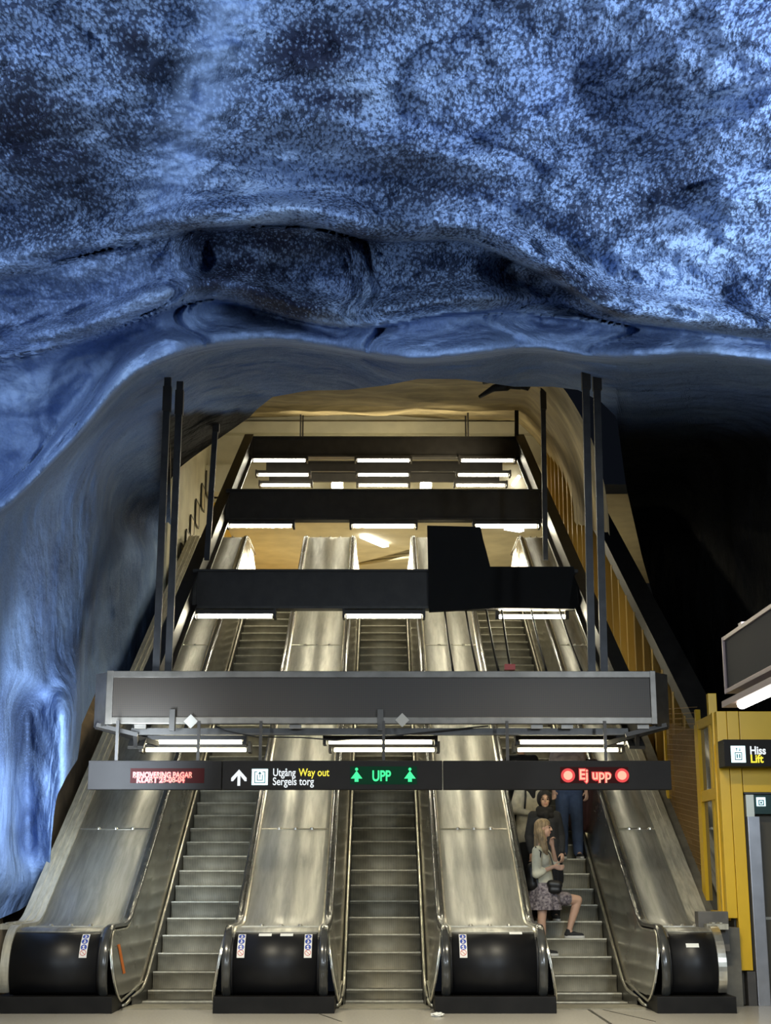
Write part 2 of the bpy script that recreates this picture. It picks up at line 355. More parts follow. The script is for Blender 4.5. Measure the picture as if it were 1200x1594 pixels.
def cave_point(px, py):
    r = ray(px, py)
    # ceiling distance along Y, stepping back behind each rock ledge
    r1, r2, r3 = fast(R1, px), fast(R2, px), fast(R3, px)
    Y = interp([(-500, 4.2), (-200, 5.6), (0, 6.9), (200, 8.0), (320, 8.9)], min(py, 320)) if py < 320 else 8.9 + (py - 320) * 0.006
    st1 = 1.1 * sinterp([(0, .35), (250, .5), (330, 1.2), (520, 1.2), (600, .4), (740, .4), (850, 1.1), (1000, .5), (1200, .2)], px)
    st2 = 0.9 * sinterp([(0, .4), (280, .8), (420, 1.3), (560, 1.2), (640, .7), (900, .5), (1200, .4)], px)
    Y += st1 * smst(r1 - 1, r1 + 9, py)
    Y -= 0.55 * math.exp(-((py - r1 + 22) / 26) ** 2) * min(1, st1)
    Y += st2 * smst(r2 - 1, r2 + 8, py)
    Y -= 0.5 * math.exp(-((py - r2 + 20) / 22) ** 2)
    Y += 4.6 * smst(r3 - 1, r3 + 11, py) + max(0, py - r3) * 0.045
    Y -= 0.85 * math.exp(-((py - r3 + 4) / 30) ** 2) * (1 if py < r3 else 1 - smst(r3, r3 + 10, py))
    Y = min(Y, 31)
    lc = Y / r.y
    # left wall
    k = (594 - px)
    xw = 4.30
    xw += 0.55 * smst(148, 185, px) * smst(560, 640, py) * (1 - smst(790, 880, py))
    xw += 0.30 * smst(128, 150, px + (py - 950) * 0.1) * smst(800, 900, py)
    xw -= 0.35 * math.exp(-((px - 105) / 28) ** 2) * smst(1000, 1120, py)
    xw += 0.35 * math.exp(-((px - 35) / 26) ** 2) * smst(1040, 1120, py) * (1 - smst(1300, 1400, py))
    xw += 0.25 * smst(1330, 1430, py)
    lwl = xw / max(0.004, -r.x) if r.x < -0.004 else 1e3
    xr = 5.8
    lwr = xr / max(0.004, r.x) if r.x > 0.004 else 1e3
    lwr = min(lwr, 45)
    def smin(a, b, kk):
        h = max(kk - abs(a - b), 0) / kk; return min(a, b) - h * h * kk * 0.25
    l = smin(lc, lwl, 3.0)
    l = smin(l, lwr, 3.0)
    return Vector((0, 0, CAMZ)) + r * l
def build_cave():
    bm = BM(); masks = []; rest = []
    main = [i * 3.1 for i in range(int(1200 / 3.1))]
    left = [-500 + i * 25 for i in range(20)] + [x for x in main if x < 264] + [266]
    right = [266] + [x for x in main if x > 268] + [1200 + i * 25 for i in range(21)]
    grids = []
    for xs, ysplit in ((left, 1000), (right, 0)):
      grid = []; grids.append(grid)
      for px in xs:
        bot = interp(BOT, px) if px != 266 else (1044 if ysplit else 746)
        col = []
        rows = [-500 + i * 20 for i in range(25)] + [i * 3.3 for i in range(170)]
        if ysplit: rows += [561 + (ysplit - 561) * i / 110 for i in range(110)] + [ysplit + (bot - ysplit) * i / 110 for i in range(111)]
        else: rows += [561 + (bot - 561) * i / 110 for i in range(111)]
        for py in rows:
            wob = noise.noise(Vector((px * .02, py * .02, 3))) * 5 + noise.noise(Vector((px * .07, py * .07, 9))) * 2.0
            wob *= smst(10, 70, bot - py) * .6; p = cave_point(px + wob * .5, py + wob); rest.append(p.copy())
            r = (p - Vector((0, 0, CAMZ))); dist = r.length; r.normalize()
            q = p * 0.8
            n_ = noise.fractal(q, 0.9, 2.1, 5) * 0.62 + noise.noise(p * 0.35) * 0.35
            rid = 1 - abs(noise.noise(Vector((p.x * .5 + p.y * .5, p.y * .9 - p.x * .3, p.z * .8)) * 1.1))
            n_ += (rid ** 3) * 0.42 - 0.2
            edge = smst(0, 40, bot - py) * (1 - 0.72 * smst(fast(R3, px) - 30, fast(R3, px) + 20, py)) * (1 - 0.5 * smst(fast(R2, px) - 10, fast(R2, px) + 30, py))
            p = p + r * n_ * (0.08 + 0.92 * edge) * min(1.6, dist / 12 + .35)
            col.append(bm.verts.new(p))
            # masks
            r2 = fast(R2, px)
            rgh = (1 - smst(r2 - 14, r2 + 10, py))
            rgh = max(rgh, 0.12)
            sm = math.exp(-(((px - 330 + (py - 100) * .35) / 48) ** 2)) * (1 - smst(260, 420, py))
            rgh *= 1 - 0.75 * sm
            rgh *= 1 - 0.5 * smst(360, 430, py) * (1 - smst(300, 420, px))
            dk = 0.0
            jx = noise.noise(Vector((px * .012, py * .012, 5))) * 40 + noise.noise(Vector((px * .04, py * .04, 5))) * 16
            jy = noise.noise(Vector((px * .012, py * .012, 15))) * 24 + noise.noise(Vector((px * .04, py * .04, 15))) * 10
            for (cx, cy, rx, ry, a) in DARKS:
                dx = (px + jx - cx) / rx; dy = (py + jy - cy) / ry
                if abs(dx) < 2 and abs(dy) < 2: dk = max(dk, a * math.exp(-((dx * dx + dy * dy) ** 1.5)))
            bare = 0.0  # strength of the painted shade
            # shade of the unlit shaft mouth and right wall, painted near black
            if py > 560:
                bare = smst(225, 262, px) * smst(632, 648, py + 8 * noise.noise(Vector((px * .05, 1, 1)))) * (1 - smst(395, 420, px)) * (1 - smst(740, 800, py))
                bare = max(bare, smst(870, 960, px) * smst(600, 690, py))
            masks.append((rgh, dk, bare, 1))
        grid.append(col)
    for grid in grids:
      for i in range(len(grid) - 1):
        for j in range(len(grid[0]) - 1):
            bm.faces.new((grid[i][j], grid[i][j + 1], grid[i + 1][j + 1], grid[i + 1][j]))
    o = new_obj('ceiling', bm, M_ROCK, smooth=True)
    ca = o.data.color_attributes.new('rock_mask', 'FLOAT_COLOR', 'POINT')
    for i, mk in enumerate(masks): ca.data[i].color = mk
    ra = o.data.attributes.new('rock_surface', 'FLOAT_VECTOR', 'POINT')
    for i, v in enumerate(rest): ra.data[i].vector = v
    sd = o.modifiers.new('thickness', 'SOLIDIFY'); sd.thickness = -0.15; sd.offset = 1
    o.modifiers.remove(sd)
    struct(o)
build_cave()

XC = 0.035
PITCH = 2.364
HR = 0.66       # handrail offset from lane centre
D0 = 18.052     # where the line of nosings meets the floor
TOPZ = 7.75
def floor_and_walls():
    bm = BM(); box(bm, -9, 9, -3, 17.2, -0.3, 0.0)
    struct(new_obj('floor', bm, M_FLOOR))
    # thin joints in the floor finish
    bm = BM()
    for x0, x1 in ((2.35, 2.75), (-0.9, -0.4)):
        bar(bm, (x0, 17.0, 0.002), (x1, 15.4, 0.002), 0.012, 0.004)
    box(bm, 2.25, 2.28, 14, 17, 0, 0.004)
    struct(new_obj('trim_1', bm, M_SKIRT))
    # natural rock left of the escalators
    bm = BM(); g = []
    for i in range(60):
        Y = 15.0 + i * 0.36; c = []
        for j in range(20):
            z = -0.2 + j * 0.34
            p = Vector((-4.72 - 1.6 * smst(0, .8, z - interp([(18, .8), (19.3, 1.5), (20.5, 2.9), (24, 4.2), (28, 5.8)], Y)), Y, z))
            p.x += noise.fractal(p * 0.7, 1, 2, 4) * 0.3
            c.append(bm.verts.new(p))
        g.append(c)
    for i in range(59):
        for j in range(19): bm.faces.new((g[i][j], g[i + 1][j], g[i + 1][j + 1], g[i][j + 1]))
    struct(new_obj('wall_left', bm, mat('bare_brown_rock', (0.34, 0.23, 0.12), 0.9, 0, 0.5, 2.2, 0.8, 9), smooth=True))
    # cream plaster wall of the shaft, upper left
    bm = BM(); box(bm, -4.75, -4.42, 29.2, 60, 5.5, 15)
    struct(new_obj('wall_shaft', bm, M_CREAM))
    # gold panelled wall on the right, its top parallel to the escalators
    bm = BM(); Y = 18.4
    while Y < 35.2:
        a, b = Y, Y + 0.62
        for (ya, yb, xx) in ((a, b, 4.2), ):
            za0 = (ya - D0) * .5774 - 1.2; zb0 = (yb - D0) * .5774 - 1.2; zt = 3.85
            v = [bm.verts.new(p) for p in ((xx, ya, za0), (xx, yb, zb0), (xx, yb, zb0 + zt), (xx, ya, za0 + zt),
                                           (xx + .2, ya, za0), (xx + .2, yb, zb0), (xx + .2, yb, zb0 + zt), (xx + .2, ya, za0 + zt))]
            for q in ((0, 1, 2, 3), (7, 6, 5, 4), (3, 2, 6, 7), (0, 4, 5, 1), (0, 3, 7, 4), (1, 5, 6, 2)): bm.faces.new([v[i_] for i_ in q])
        # projecting rib
        ya, yb = b, b + 0.09
        za = (ya - D0) * .5774 - 1.2
        bar(bm, (4.18, (ya + yb) / 2, za), (4.18, (ya + yb) / 2, za + 3.75), 0.16, 0.09)
        Y += 0.71
    struct(new_obj('wall_right', bm, M_GOLD))
    bm = BM(); bar(bm, (4.28, 18.3, (18.3 - D0) * .5774 + 2.62), (4.28, 35.1, (35.1 - D0) * .5774 + 2.62), .34, .22)
    struct(new_obj('trim_4', bm, M_STEEL))
    # tan shotcrete vault over the shaft
    bm = BM(); g = []
    for i in range(50):
        Y = 20.5 + i * (35.6 - 20.5) / 49; c = []
        zc = 1.44 + 21.6 * .353 + (Y - 21.6) * 0.265
        for j in range(60):
            a = PI * j / 59
            x = -(5.6 if j < 30 else 3.3 + (Y - 20.5) * .085) * math.cos(a); z = zc - 2.6 * (1 - min(1, math.sin(a) * 1.5) ** 0.9)
            z += noise.fractal(Vector((x * .5, Y * .5, 7)), 1, 2, 4) * 0.13
            c.append(bm.verts.new((x, Y, z)))
        g.append(c)
    for i in range(49):
        for j in range(59): bm.faces.new((g[i][j], g[i + 1][j], g[i + 1][j + 1], g[i][j + 1]))
    struct(new_obj('ceiling_vault', bm, M_TAN, smooth=True))
    # end wall above the hall opening with two horizontal plaster bands
    zl = U(600, 650, 35.6).z; zb = U(600, 660, 35.4).z
    bm = BM(); box(bm, -5, 4.5, 35.6, 36, 10.75, 16); box(bm, -5, 4.5, 35.35, 35.6, zb - 0.25, zb + 0.05); box(bm, -5, 4.5, 35.1, 35.6, 10.7, 11.4)
    struct(new_obj('wall_back', bm, M_CREAM))
    # upper hall
    bm = BM(); box(bm, -9, 9, 31.9, 62, TOPZ - 0.3, TOPZ)
    struct(new_obj('floor_upper', bm, M_FLOOR))
    bm = BM(); box(bm, -9, 9, 35.5, 62, 10.75, 11.0)
    struct(new_obj('ceiling_upper', bm, M_CREAM))
    bm = BM(); box(bm, -9, 9, 62, 62.3, 7, 11)
    struct(new_obj('wall_hall', bm, M_CREAM))
    # yellow panels along the left of the upper hall
    bm = BM()
    x = -4.35
    for i in range(7):
        box(bm, x, x + 0.08, 36.4 + i * 2.3, 36.4 + i * 2.3 + 2.2, TOPZ, 10.75)
    for i in range(6):
        box(bm, -4.4 + i * .62, -4.4 + i * .62 + .58, 46, 46.1, TOPZ, 10.6)
    struct(new_obj('wall_yellow', bm, M_YEL))
    # solid dark mass behind the right side of the cave and closing the back of the station hall
floor_and_walls()

# ================================================================== ESCALATORS
T15 = math.tan(PI / 12)
def incline_path(y0, z0, yc, R, yc2, z1, yend, n=10):
    """horizontal at z0 from y0, arc up at the corner yc, 30 degrees, arc to horizontal z1 at the corner yc2, to yend"""
    pts = [(y0, z0)]
    a0 = yc - R * T15
    for k in range(n + 1):
        a = PI / 6 * k / n
        pts.append((a0 + R * math.sin(a), z0 + R * (1 - math.cos(a))))
    a1 = yc2 + R * T15
    arc = []
    for k in range(n + 1):
        a = PI / 6 * (1 - k / n)
        arc.append((a1 - R * math.sin(a), z1 - R * (1 - math.cos(a))))
    # subdivide the long slope
    p, q = pts[-1], arc[0]
    for k in range(1, 24): pts.append((p[0] + (q[0] - p[0]) * k / 24, p[1] + (q[1] - p[1]) * k / 24))
    pts += arc; pts.append((yend, z1))
    return pts
def corner2(yc, z0, z1): return yc + (z1 - z0) / math.tan(PI / 6)
PATH_STEP = incline_path(17.1, 0.0, D0, 1.3, corner2(D0, 0, TOPZ), TOPZ, 33.4)
def zpath(Y): return interp(PATH_STEP, Y)
def arclen(path):
    s = [0]
    for a, b in zip(path, path[1:]): s.append(s[-1] + math.hypot(b[0] - a[0], b[1] - a[1]))
    return s
def at_s(path, S, s):
    for i in range(len(S) - 1):
        if s <= S[i + 1]:
            t = (s - S[i]) / (S[i + 1] - S[i]); return (path[i][0] + t * (path[i + 1][0] - path[i][0]), path[i][1] + t * (path[i + 1][1] - path[i][1]))
    return path[-1]
HZ0 = 0.87
HC = 17.72       # corner of the handrail
NEW_Y, NEW_R = 16.75, 0.42
def newel(Rr, zt, a_from=-0.62, n=16):
    """front half circle from low front up to the top"""
    cz = zt - Rr
    return [(NEW_Y - Rr * math.cos(a_from + (PI / 2 - a_from) * k / n), cz + Rr * math.sin(a_from + (PI / 2 - a_from) * k / n)) for k in range(n + 1)]
def top_path(off=0.0, with_newel=True, a_from=-0.62, yend=33.2):
    z1 = TOPZ + 0.93 + off
    body = incline_path(NEW_Y + 0.05, HZ0 + off, HC + off * .3, 0.9, corner2(HC, HZ0, TOPZ + 0.93), z1, yend)
    return (newel(NEW_R + off, HZ0 + off, a_from) if with_newel else []) + body

def step_bm(hw):
    bm = BM()
    prof = [(0.41, -0.012, 1), (0.03, -0.012, 1), (0.028, 0.0, 2), (0.0, 0.0, 2), (-0.004, -0.016, 2), (0.012, -0.045, 0), (0.024, -0.085, 0), (0.026, -0.13, 0), (0.02, -0.17, 0), (0.008, -0.205, 0), (-0.012, -0.235, 0), (0.2, -0.26, 0)]
    L = [bm.verts.new((-hw, y, z)) for y, z, _ in prof]; R_ = [bm.verts.new((hw, y, z)) for y, z, _ in prof]
    for i in range(len(prof) - 1):
        f = bm.faces.new((L[i], L[i + 1], R_[i + 1], R_[i])); f.material_index = prof[i][2] if i < 4 else 0
        if i >= 5: f.smooth = True
    f = bm.faces.new((L[-1], L[0], R_[0], R_[-1]))
    bm.faces.new(L[::-1]); bm.faces.new(R_)
    return bm
def make_escalator(xc, phase, label):
    t = thing('escalator', label, 'escalator', (xc, 17.1, 0), 'parallel escalators under the blue cave roof')
    S = arclen(PATH_STEP); step_me = None
    k = 0; s = phase
    while s < S[-1] - 0.3:
        Y, z = at_s(PATH_STEP, S, s)
        if step_me is None:
            o = new_obj('step', step_bm(0.455), [M_STEP, M_TREAD, M_NOSE], t, loc=(xc, Y, z)); step_me = o.data
        else:
            o = bpy.data.objects.new('step', step_me); C.objects.link(o); o.parent = t
            o.matrix_parent_inverse = Matrix.Translation((-xc, -17.1, 0)); o.location = (xc, Y, z)
        s += 0.4; k += 1
    # comb plate at the lower landing
    bm = BM(); box(bm, xc - .5, xc + .5, 16.72, 17.24, -0.02, 0.014)
    for i in range(46): box(bm, xc - .45 + i * .02, xc - .442 + i * .02, 17.24, 17.30, 0.0, 0.012)
    new_obj('comb_plate', bm, M_STEP, t)
    for sd in (-1, 1):
        # skirt
        bm = BM(); prev = None
        pts = [p for p in PATH_STEP]
        for (Y, z) in pts:
            c = [bm.verts.new((xc + sd * x_, Y, z + dz)) for x_, dz in ((.462, -.26), (.462, .10), (.50, .10), (.50, -.26))]
            if prev:
                for q in range(4): bm.faces.new((prev[q], prev[(q + 1) % 4], c[(q + 1) % 4], c[q]))
            prev = c
        new_obj('skirt', bm, M_SKIRT, t)
        # moulding along the top of the skirt, curling to the floor
        bm = BM()
        pp = [(sd * .53, 16.86, .03), (sd * .50, 16.95, .045), (sd * .485, 17.08, .075)] + [(sd * .482, Y, z + .115) for Y, z in PATH_STEP if Y > 17.2]
        tube(bm, [(xc + a, b, c) for a, b, c in pp], 0.019, 8)
        new_obj('moulding', bm, M_ALU, t, smooth=True)
        # leaning inner panel
        bm = BM(); prev = None
        YS = [NEW_Y - NEW_R + .03 + i * .03 for i in range(14)] + [NEW_Y + i * .12 for i in range(16)] + [18.7 + i * .5 for i in range(29)]
        tp = top_path(-0.03)
        body = [p for p in tp if p[0] > NEW_Y]
        for Y in YS:
            if Y < NEW_Y:
                dz = math.sqrt(max(0, (NEW_R - .03) ** 2 - (NEW_Y - Y) ** 2)); cz = HZ0 - NEW_R
                zt = cz + dz; zb = max(.16, cz - dz)
            else:
                zt = interp(body, Y); zb = max(.15 if Y < 17.6 else .0, zpath(Y) + .09)
            ref = zpath(Y)
            def xx(z): return .505 + (.632 - .505) * max(0, min(1.1, (z - ref - .1) / .78))
            c = [bm.verts.new((xc + sd * (xx(zb + (zt - zb) * q / 3)), Y, zb + (zt - zb) * q / 3)) for q in range(4)]
            if prev:
                for q in range(3): bm.faces.new((prev[q], prev[q + 1], c[q + 1], c[q]))
            prev = c
        g = bmesh.ops.extrude_face_region(bm, geom=bm.faces[:])
        for v in g['geom']:
            if isinstance(v, bmesh.types.BMVert): v.co.x += sd * 0.015
        new_obj('balustrade_panel', bm, M_PANEL, t, smooth=False)
        # bright edge strip round the newel and up under the handrail
        bm = BM()
        ring = [(Y, z) for Y, z in newel(NEW_R - .035, HZ0 - .035, -0.9)]
        body2 = [p for p in top_path(-0.045, False)]
        def xr(Y, z): return .502 + (.628 - .502) * max(0, min(1.05, (z - zpath(Y) - .1) / .76))
        low = [(18.12, zpath(18.12) + .13), (17.75, .17), (17.3, .135), (NEW_Y - .12, .10)]
        pts = [(xc + sd * xr(Y, z), Y, z) for Y, z in low + ring + body2]
        tube(bm, pts, 0.013, 6); new_obj('edge_strip', bm, M_ALU, t, smooth=True)
        # handrail
        bm = BM(); prev = None
        P = top_path(0.0, True, -0.75)
        PV = [Vector((0, y, z)) for y, z in P]
        sect = [(-.045, -.012), (-.05, .006), (-.042, .024), (-.022, .033), (.022, .033), (.042, .024), (.05, .006), (.045, -.012)]
        for i, p in enumerate(PV):
            tt = (PV[min(i + 1, len(PV) - 1)] - PV[max(i - 1, 0)]).normalized(); nn = Vector((0, -tt.z, tt.y))
            c = [bm.verts.new(Vector((xc + sd * HR + a, 0, 0)) + p + nn * b_) for a, b_ in sect]
            if prev:
                for q in range(8): bm.faces.new((prev[q], prev[(q + 1) % 8], c[(q + 1) % 8], c[q]))
            else: bm.faces.new(c)
            prev = c
        bm.faces.new(prev[::-1])
        new_obj('handrail', bm, M_RUBBER, t, smooth=True)
    return t
SARC = arclen(PATH_STEP)
def phase_for(Yn):
    best = min((abs(at_s(PATH_STEP, SARC, s_ * .002)[0] - Yn), s_ * .002) for s_ in range(0, 1500))[1]
    return best % 0.4
ph = phase_for(18.568)
E_L = make_escalator(XC - PITCH, ph - 0.02, 'left of the three escalators, empty, with dark treads, below the red renovation notice')
E_C = make_escalator(XC, ph, 'middle escalator, empty, running up below the green arrows')
E_R = make_escalator(XC + PITCH, (ph - 0.10) % 0.4, 'right escalator carrying a queue of people down, below the red dots')

def sticker(parent, px0, px1, py0, py1, Y, name='safety_sticker'):
    pass
M_STK_W = mat('sticker_white', (0.72, 0.70, 0.66), 0.5)
M_STK_B = mat('sticker_blue', (0.02, 0.06, 0.35), 0.4)
M_STK_R = mat('sticker_red', (0.5, 0.05, 0.05), 0.5)
M_STK_D = mat('sticker_dark', (0.08, 0.08, 0.08), 0.5)
def drum_pt(a, off=0.0):
    cz = HZ0 - NEW_R; r = NEW_R - 0.012 + off
    return NEW_Y - r * math.cos(a), cz + r * math.sin(a)
def make_sticker(parent, x):
    """curved strip of pictograms on the drum: three blue discs above a barred white one"""
    a0, a1 = 0.28, 1.02
    hw = .041
    bm = BM(); prev = None
    for k in range(9):
        a = a0 + (a1 - a0) * k / 8; Y, z = drum_pt(a, .003)
        c = (bm.verts.new((x - hw, Y, z)), bm.verts.new((x + hw, Y, z)))
        if prev: bm.faces.new((prev[0], prev[1], c[1], c[0]))
        prev = c
    st = new_obj('safety_sticker', bm, M_STK_W, parent)
    def disc(bm, ca, r, off, mi=0, seg=16, cx=0, sy=1.0):
        vs = []
        for k in range(seg):
            u = r * math.cos(2 * PI * k / seg); v = r * math.sin(2 * PI * k / seg) * sy
            Y, z = drum_pt(ca + v / NEW_R, off); vs.append(bm.verts.new((x + cx + u, Y, z)))
        f = bm.faces.new(vs); f.material_index = mi
    bm = BM()
    da = (a1 - a0) / 4.2
    for i in range(3):
        ca = a1 - da * (i + .58); disc(bm, ca, .034, .005, 0)
        # little white figures
        disc(bm, ca + .03, .008, .007, 1, 8); 
        for (u0, v0, u1, v1) in ((0, .006, -.002, -.010), (-.002, -.010, -.010, -.026), (-.002, -.010, .008, -.024), (0, .0, .016, -.010)) if i != 2 else ((0, .006, 0, -.010), (0, -.010, -.012, -.024), (0, -.010, .012, -.024), (-.014, .010, .0, .0)):
            vs = []
            dx, dy = u1 - u0, v1 - v0; l = math.hypot(dx, dy); nx, ny = -dy / l * .004, dx / l * .004
            for (uu, vv) in ((u0 + nx, v0 + ny), (u1 + nx, v1 + ny), (u1 - nx, v1 - ny), (u0 - nx, v0 - ny)):
                Y, z = drum_pt(ca + vv / NEW_R, .007); vs.append(bm.verts.new((x + uu, Y, z)))
            f = bm.faces.new(vs); f.material_index = 1
    new_obj('blue_symbol', bm, [M_STK_B, M_STK_W], st)
    bm = BM(); ca = a0 + da * .75
    for k in range(20):
        vs = []
        for rr, kk in ((.034, k), (.034, k + 1), (.028, k + 1), (.028, k)):
            th = 2 * PI * kk / 20; Y, z = drum_pt(ca + rr * math.sin(th) / NEW_R, .005); vs.append(bm.verts.new((x + rr * math.cos(th), Y, z)))
        bm.faces.new(vs)
    vs = []
    for (uu, vv) in ((-.024, .020), (-.020, .024), (.024, -.020), (.020, -.024)):
        Y, z = drum_pt(ca + vv / NEW_R, .006); vs.append(bm.verts.new((x + uu, Y, z)))
    bm.faces.new(vs)
    new_obj('barred_symbol', bm, M_STK_R, st)
def make_island(x0, x1, label, left_hr=True, right_hr=True, stickers=(), plates=(), band=None, deckm=None, kickx=None):
    """sheet metal deck between two handrails with its black rounded front"""
    xm = (x0 + x1) / 2
    t = thing('escalator_deck', label, 'escalator housing', (xm, 16.3, 0), 'sheet metal housings beside the escalators')
    dm = deckm or M_DECK
    full = top_path(-0.012, True, -0.62)
    # black drum
    cz = HZ0 - NEW_R
    dr = [(drum_pt(a)) for a in [(-0.72 + (1.13 + .72) * k / 18) for k in range(19)]]
    bm = BM(); sweep_x(bm, dr, x0, x1, 0.012); new_obj('front_drum', bm, M_DRUM, t, smooth=True)
    up = [drum_pt(a, .002) for a in [(1.13 + (PI / 2 - 1.13) * k / 6) for k in range(7)]]
    body = top_path(-0.010, False)
    bm = BM(); sweep_x(bm, up + body, x0, x1, 0.014); new_obj('deck_panel', bm, dm, t, smooth=True)
    # raised bright edges next to the handrails
    for flag, xe, sd in ((left_hr, x0, 1), (right_hr, x1, -1)):
        if flag:
            e = [drum_pt(a, .012) for a in [(-0.72 + (PI / 2 + .72) * k / 20) for k in range(21)]]
            bm = BM(); sweep_x(bm, e[14:] + top_path(.008, False), xe, xe - sd * .028, 0.03); new_obj('edge_profile', bm, M_ALU, t, smooth=False)
            bm = BM(); sweep_x(bm, e[:15], xe, xe - sd * .028, 0.03); new_obj('drum_edge', bm, M_DRUM, t, smooth=True)
    # joint strips with rivet caps
    S = arclen(body)
    for s_ in ([.32] + [3.2 + i * 3.35 for i in range(5)]):
        Y, z = at_s(body, S, s_); Y2, z2 = at_s(body, S, s_ + .03)
        bm = BM(); sweep_x(bm, [(Y, z + .008), (Y2, z2 + .008)], x0 + .01, x1 - .01, .008)
        j = new_obj('joint_strip', bm, M_ALU, t)
        bm = BM()
        nn = Vector((0, -(z2 - z), Y2 - Y)).normalized()
        for k in range(3):
            cx = x0 + (x1 - x0) * (.27 + .24 * k)
            c = Vector((cx, (Y + Y2) / 2, (z + z2) / 2 + .008)); tube(bm, [c, c + nn * .022], [.03, .016], 10)
        new_obj('rivet_cap', bm, M_ALU, j, smooth=False)
    # plinth
    ka, kb = kickx or (x0 - .195, x1 + .195)
    bm = BM(); box(bm, ka, kb, 16.27, 17.05, 0, .17, 0, .008)
    new_obj('kick_plate', bm, M_KICK, t)
    # body under the deck
    bm = BM()
    prev = None
    for Y, z in [(16.5, .6)] + [(Y, z - .05) for Y, z in body]:
        zl = zpath(Y) - .3 if Y > 17.3 else 0.1
        c = [bm.verts.new(p) for p in ((x0 + .02, Y, zl), (x1 - .02, Y, zl), (x1 - .02, Y, z), (x0 + .02, Y, z))]
        if prev:
            for q in range(4): bm.faces.new((prev[q], prev[(q + 1) % 4], c[(q + 1) % 4], c[q]))
        else: bm.faces.new(c)
        prev = c
    bm.faces.new(prev)
    new_obj('inner_body', bm, M_KICK, t)
    for sx in stickers: make_sticker(t, sx)
    for (pa, aa) in plates:
        bm = BM(); pv = None
        for k in range(3):
            Y, z = drum_pt(aa + .06 * (k - 1), .003); c = (bm.verts.new((pa - .07, Y, z)), bm.verts.new((pa + .07, Y, z)))
            if pv: bm.faces.new((pv[0], pv[1], c[1], c[0]))
            pv = c
        new_obj('type_plate', bm, M_WHITE, t)
    # newel side discs (silver cheeks) between handrail and plinth
    for flag, xe, sd in ((left_hr, x0 - .028, -1), (right_hr, x1 + .028, 1)):
        if flag: continue
    if band:
        b0, b1 = band
        bm = BM(); sweep_x(bm, top_path(.03, False), b0, b1, .06)
        for u in (.25, .6):
            xx = b0 + (b1 - b0) * u
            sweep_x(bm, top_path(.045, False), xx, xx + .03, .02)
        new_obj('edge_band', bm, M_BAND, t)
        bm = BM(); sweep_x(bm, [drum_pt(a, .03) for a in [(-0.6 + (PI / 2 + .6) * k / 20) for k in range(21)]], b0 if sum(band) > 0 else b1 - .09, b0 + .09 if sum(band) > 0 else b1, .05)
        new_obj('end_rim', bm, M_ALU if sum(band) > 0 else M_BAND, t, smooth=False)
    return t
WH = HR + .07   # deck edge beyond the handrail
make_island(XC - PITCH + WH, XC - WH, 'metal deck and black rounded front between left and middle escalators, sticker at each side',
            stickers=(XC - PITCH + WH + .08, XC - WH - .10), plates=((XC - PITCH + WH + .33, 1.0), (XC - WH - .34, 1.0)))
make_island(XC + WH, XC + PITCH - WH, 'metal deck and black rounded front between middle and right escalators, one sticker at left',
            stickers=(XC + WH + .12,), plates=((XC + PITCH - WH - .2, 1.08),))
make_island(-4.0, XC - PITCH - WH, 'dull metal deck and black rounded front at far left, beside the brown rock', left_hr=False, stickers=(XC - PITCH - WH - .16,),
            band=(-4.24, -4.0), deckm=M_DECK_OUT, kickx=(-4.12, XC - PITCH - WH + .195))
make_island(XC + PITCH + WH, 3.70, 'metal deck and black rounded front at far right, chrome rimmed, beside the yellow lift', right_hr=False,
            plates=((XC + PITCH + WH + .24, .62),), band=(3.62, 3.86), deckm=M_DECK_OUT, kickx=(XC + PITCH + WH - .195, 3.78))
# grey parapet wall outside the right deck
def parapet(x0, x1, name, off):
    bm = BM(); prev = None
    for Y, z in incline_path(17.1, HZ0 + off, HC, .5, corner2(HC, HZ0, TOPZ + .93), TOPZ + .93 + off, 33):
        c = [bm.verts.new(p) for p in ((x0, Y, max(0, zpath(Y) - 1.6)), (x1, Y, max(0, zpath(Y) - 1.6)), (x1, Y, z), (x0, Y, z))]
        if prev:
            for q in range(4): bm.faces.new((prev[q], prev[(q + 1) % 4], c[(q + 1) % 4], c[q]))
        else: bm.faces.new(c)
        prev = c
    bm.faces.new(prev)
    struct(new_obj(name, bm, mat('grey_parapet', (0.16, 0.15, 0.12), .6, 0, .4, 5), None))
parapet(3.87, 4.05, 'trim_2', -.02)
# orange service mark inside the left escalator
def mark():
    Y0 = 16.95; z = .52
    def xq(z): return XC - PITCH - (.505 + .127 * (z - .1) / .78) + .004
    bm = BM()
    vs = [bm.verts.new((xq(zz), yy, zz)) for yy, zz in ((16.80, .68), (16.96, .68), (17.10, .36), (16.94, .36))]
    bm.faces.new(vs)
    o = new_obj('reflector_strip', bm, mat('orange_strip', (.8, .2, .02), .5), E_L); o['label'] = 'orange strip'
mark()

# ================================================================== SUSPENDED FRAME
def fixture(xc, Y, z, L=1.2, m=None, name='ceiling_light', label=None, grp=None, depth=.12, hw=None, cat='light', tilt=0):
    t = thing(name, label, cat, (xc, Y, z), grp)
    bm = BM(); box(bm, xc - L / 2 - .06, xc + L / 2 + .06, Y - depth, Y + depth, z, z + .07, 0, .008)
    box(bm, xc - L / 2 - .07, xc - L / 2 - .03, Y - depth - .01, Y + depth + .01, z - .06, z + .08)
    box(bm, xc + L / 2 + .03, xc + L / 2 + .07, Y - depth - .01, Y + depth + .01, z - .06, z + .08)
    new_obj('housing', bm, M_STEEL, t)
    bm = BM(); tube(bm, [(xc - L / 2, Y, z - .025), (xc + L / 2, Y, z - .025)], .018 if m is M_TUBE_F else .022, 10)
    new_obj('tube', bm, m or M_TUBE, t, smooth=True)
    return t
GX = .06; GW = 3.075
def beam_z(Y, y0, y1): return U(600, y1, Y).z, U(600, y0, Y).z
YB = {1: 17.6}
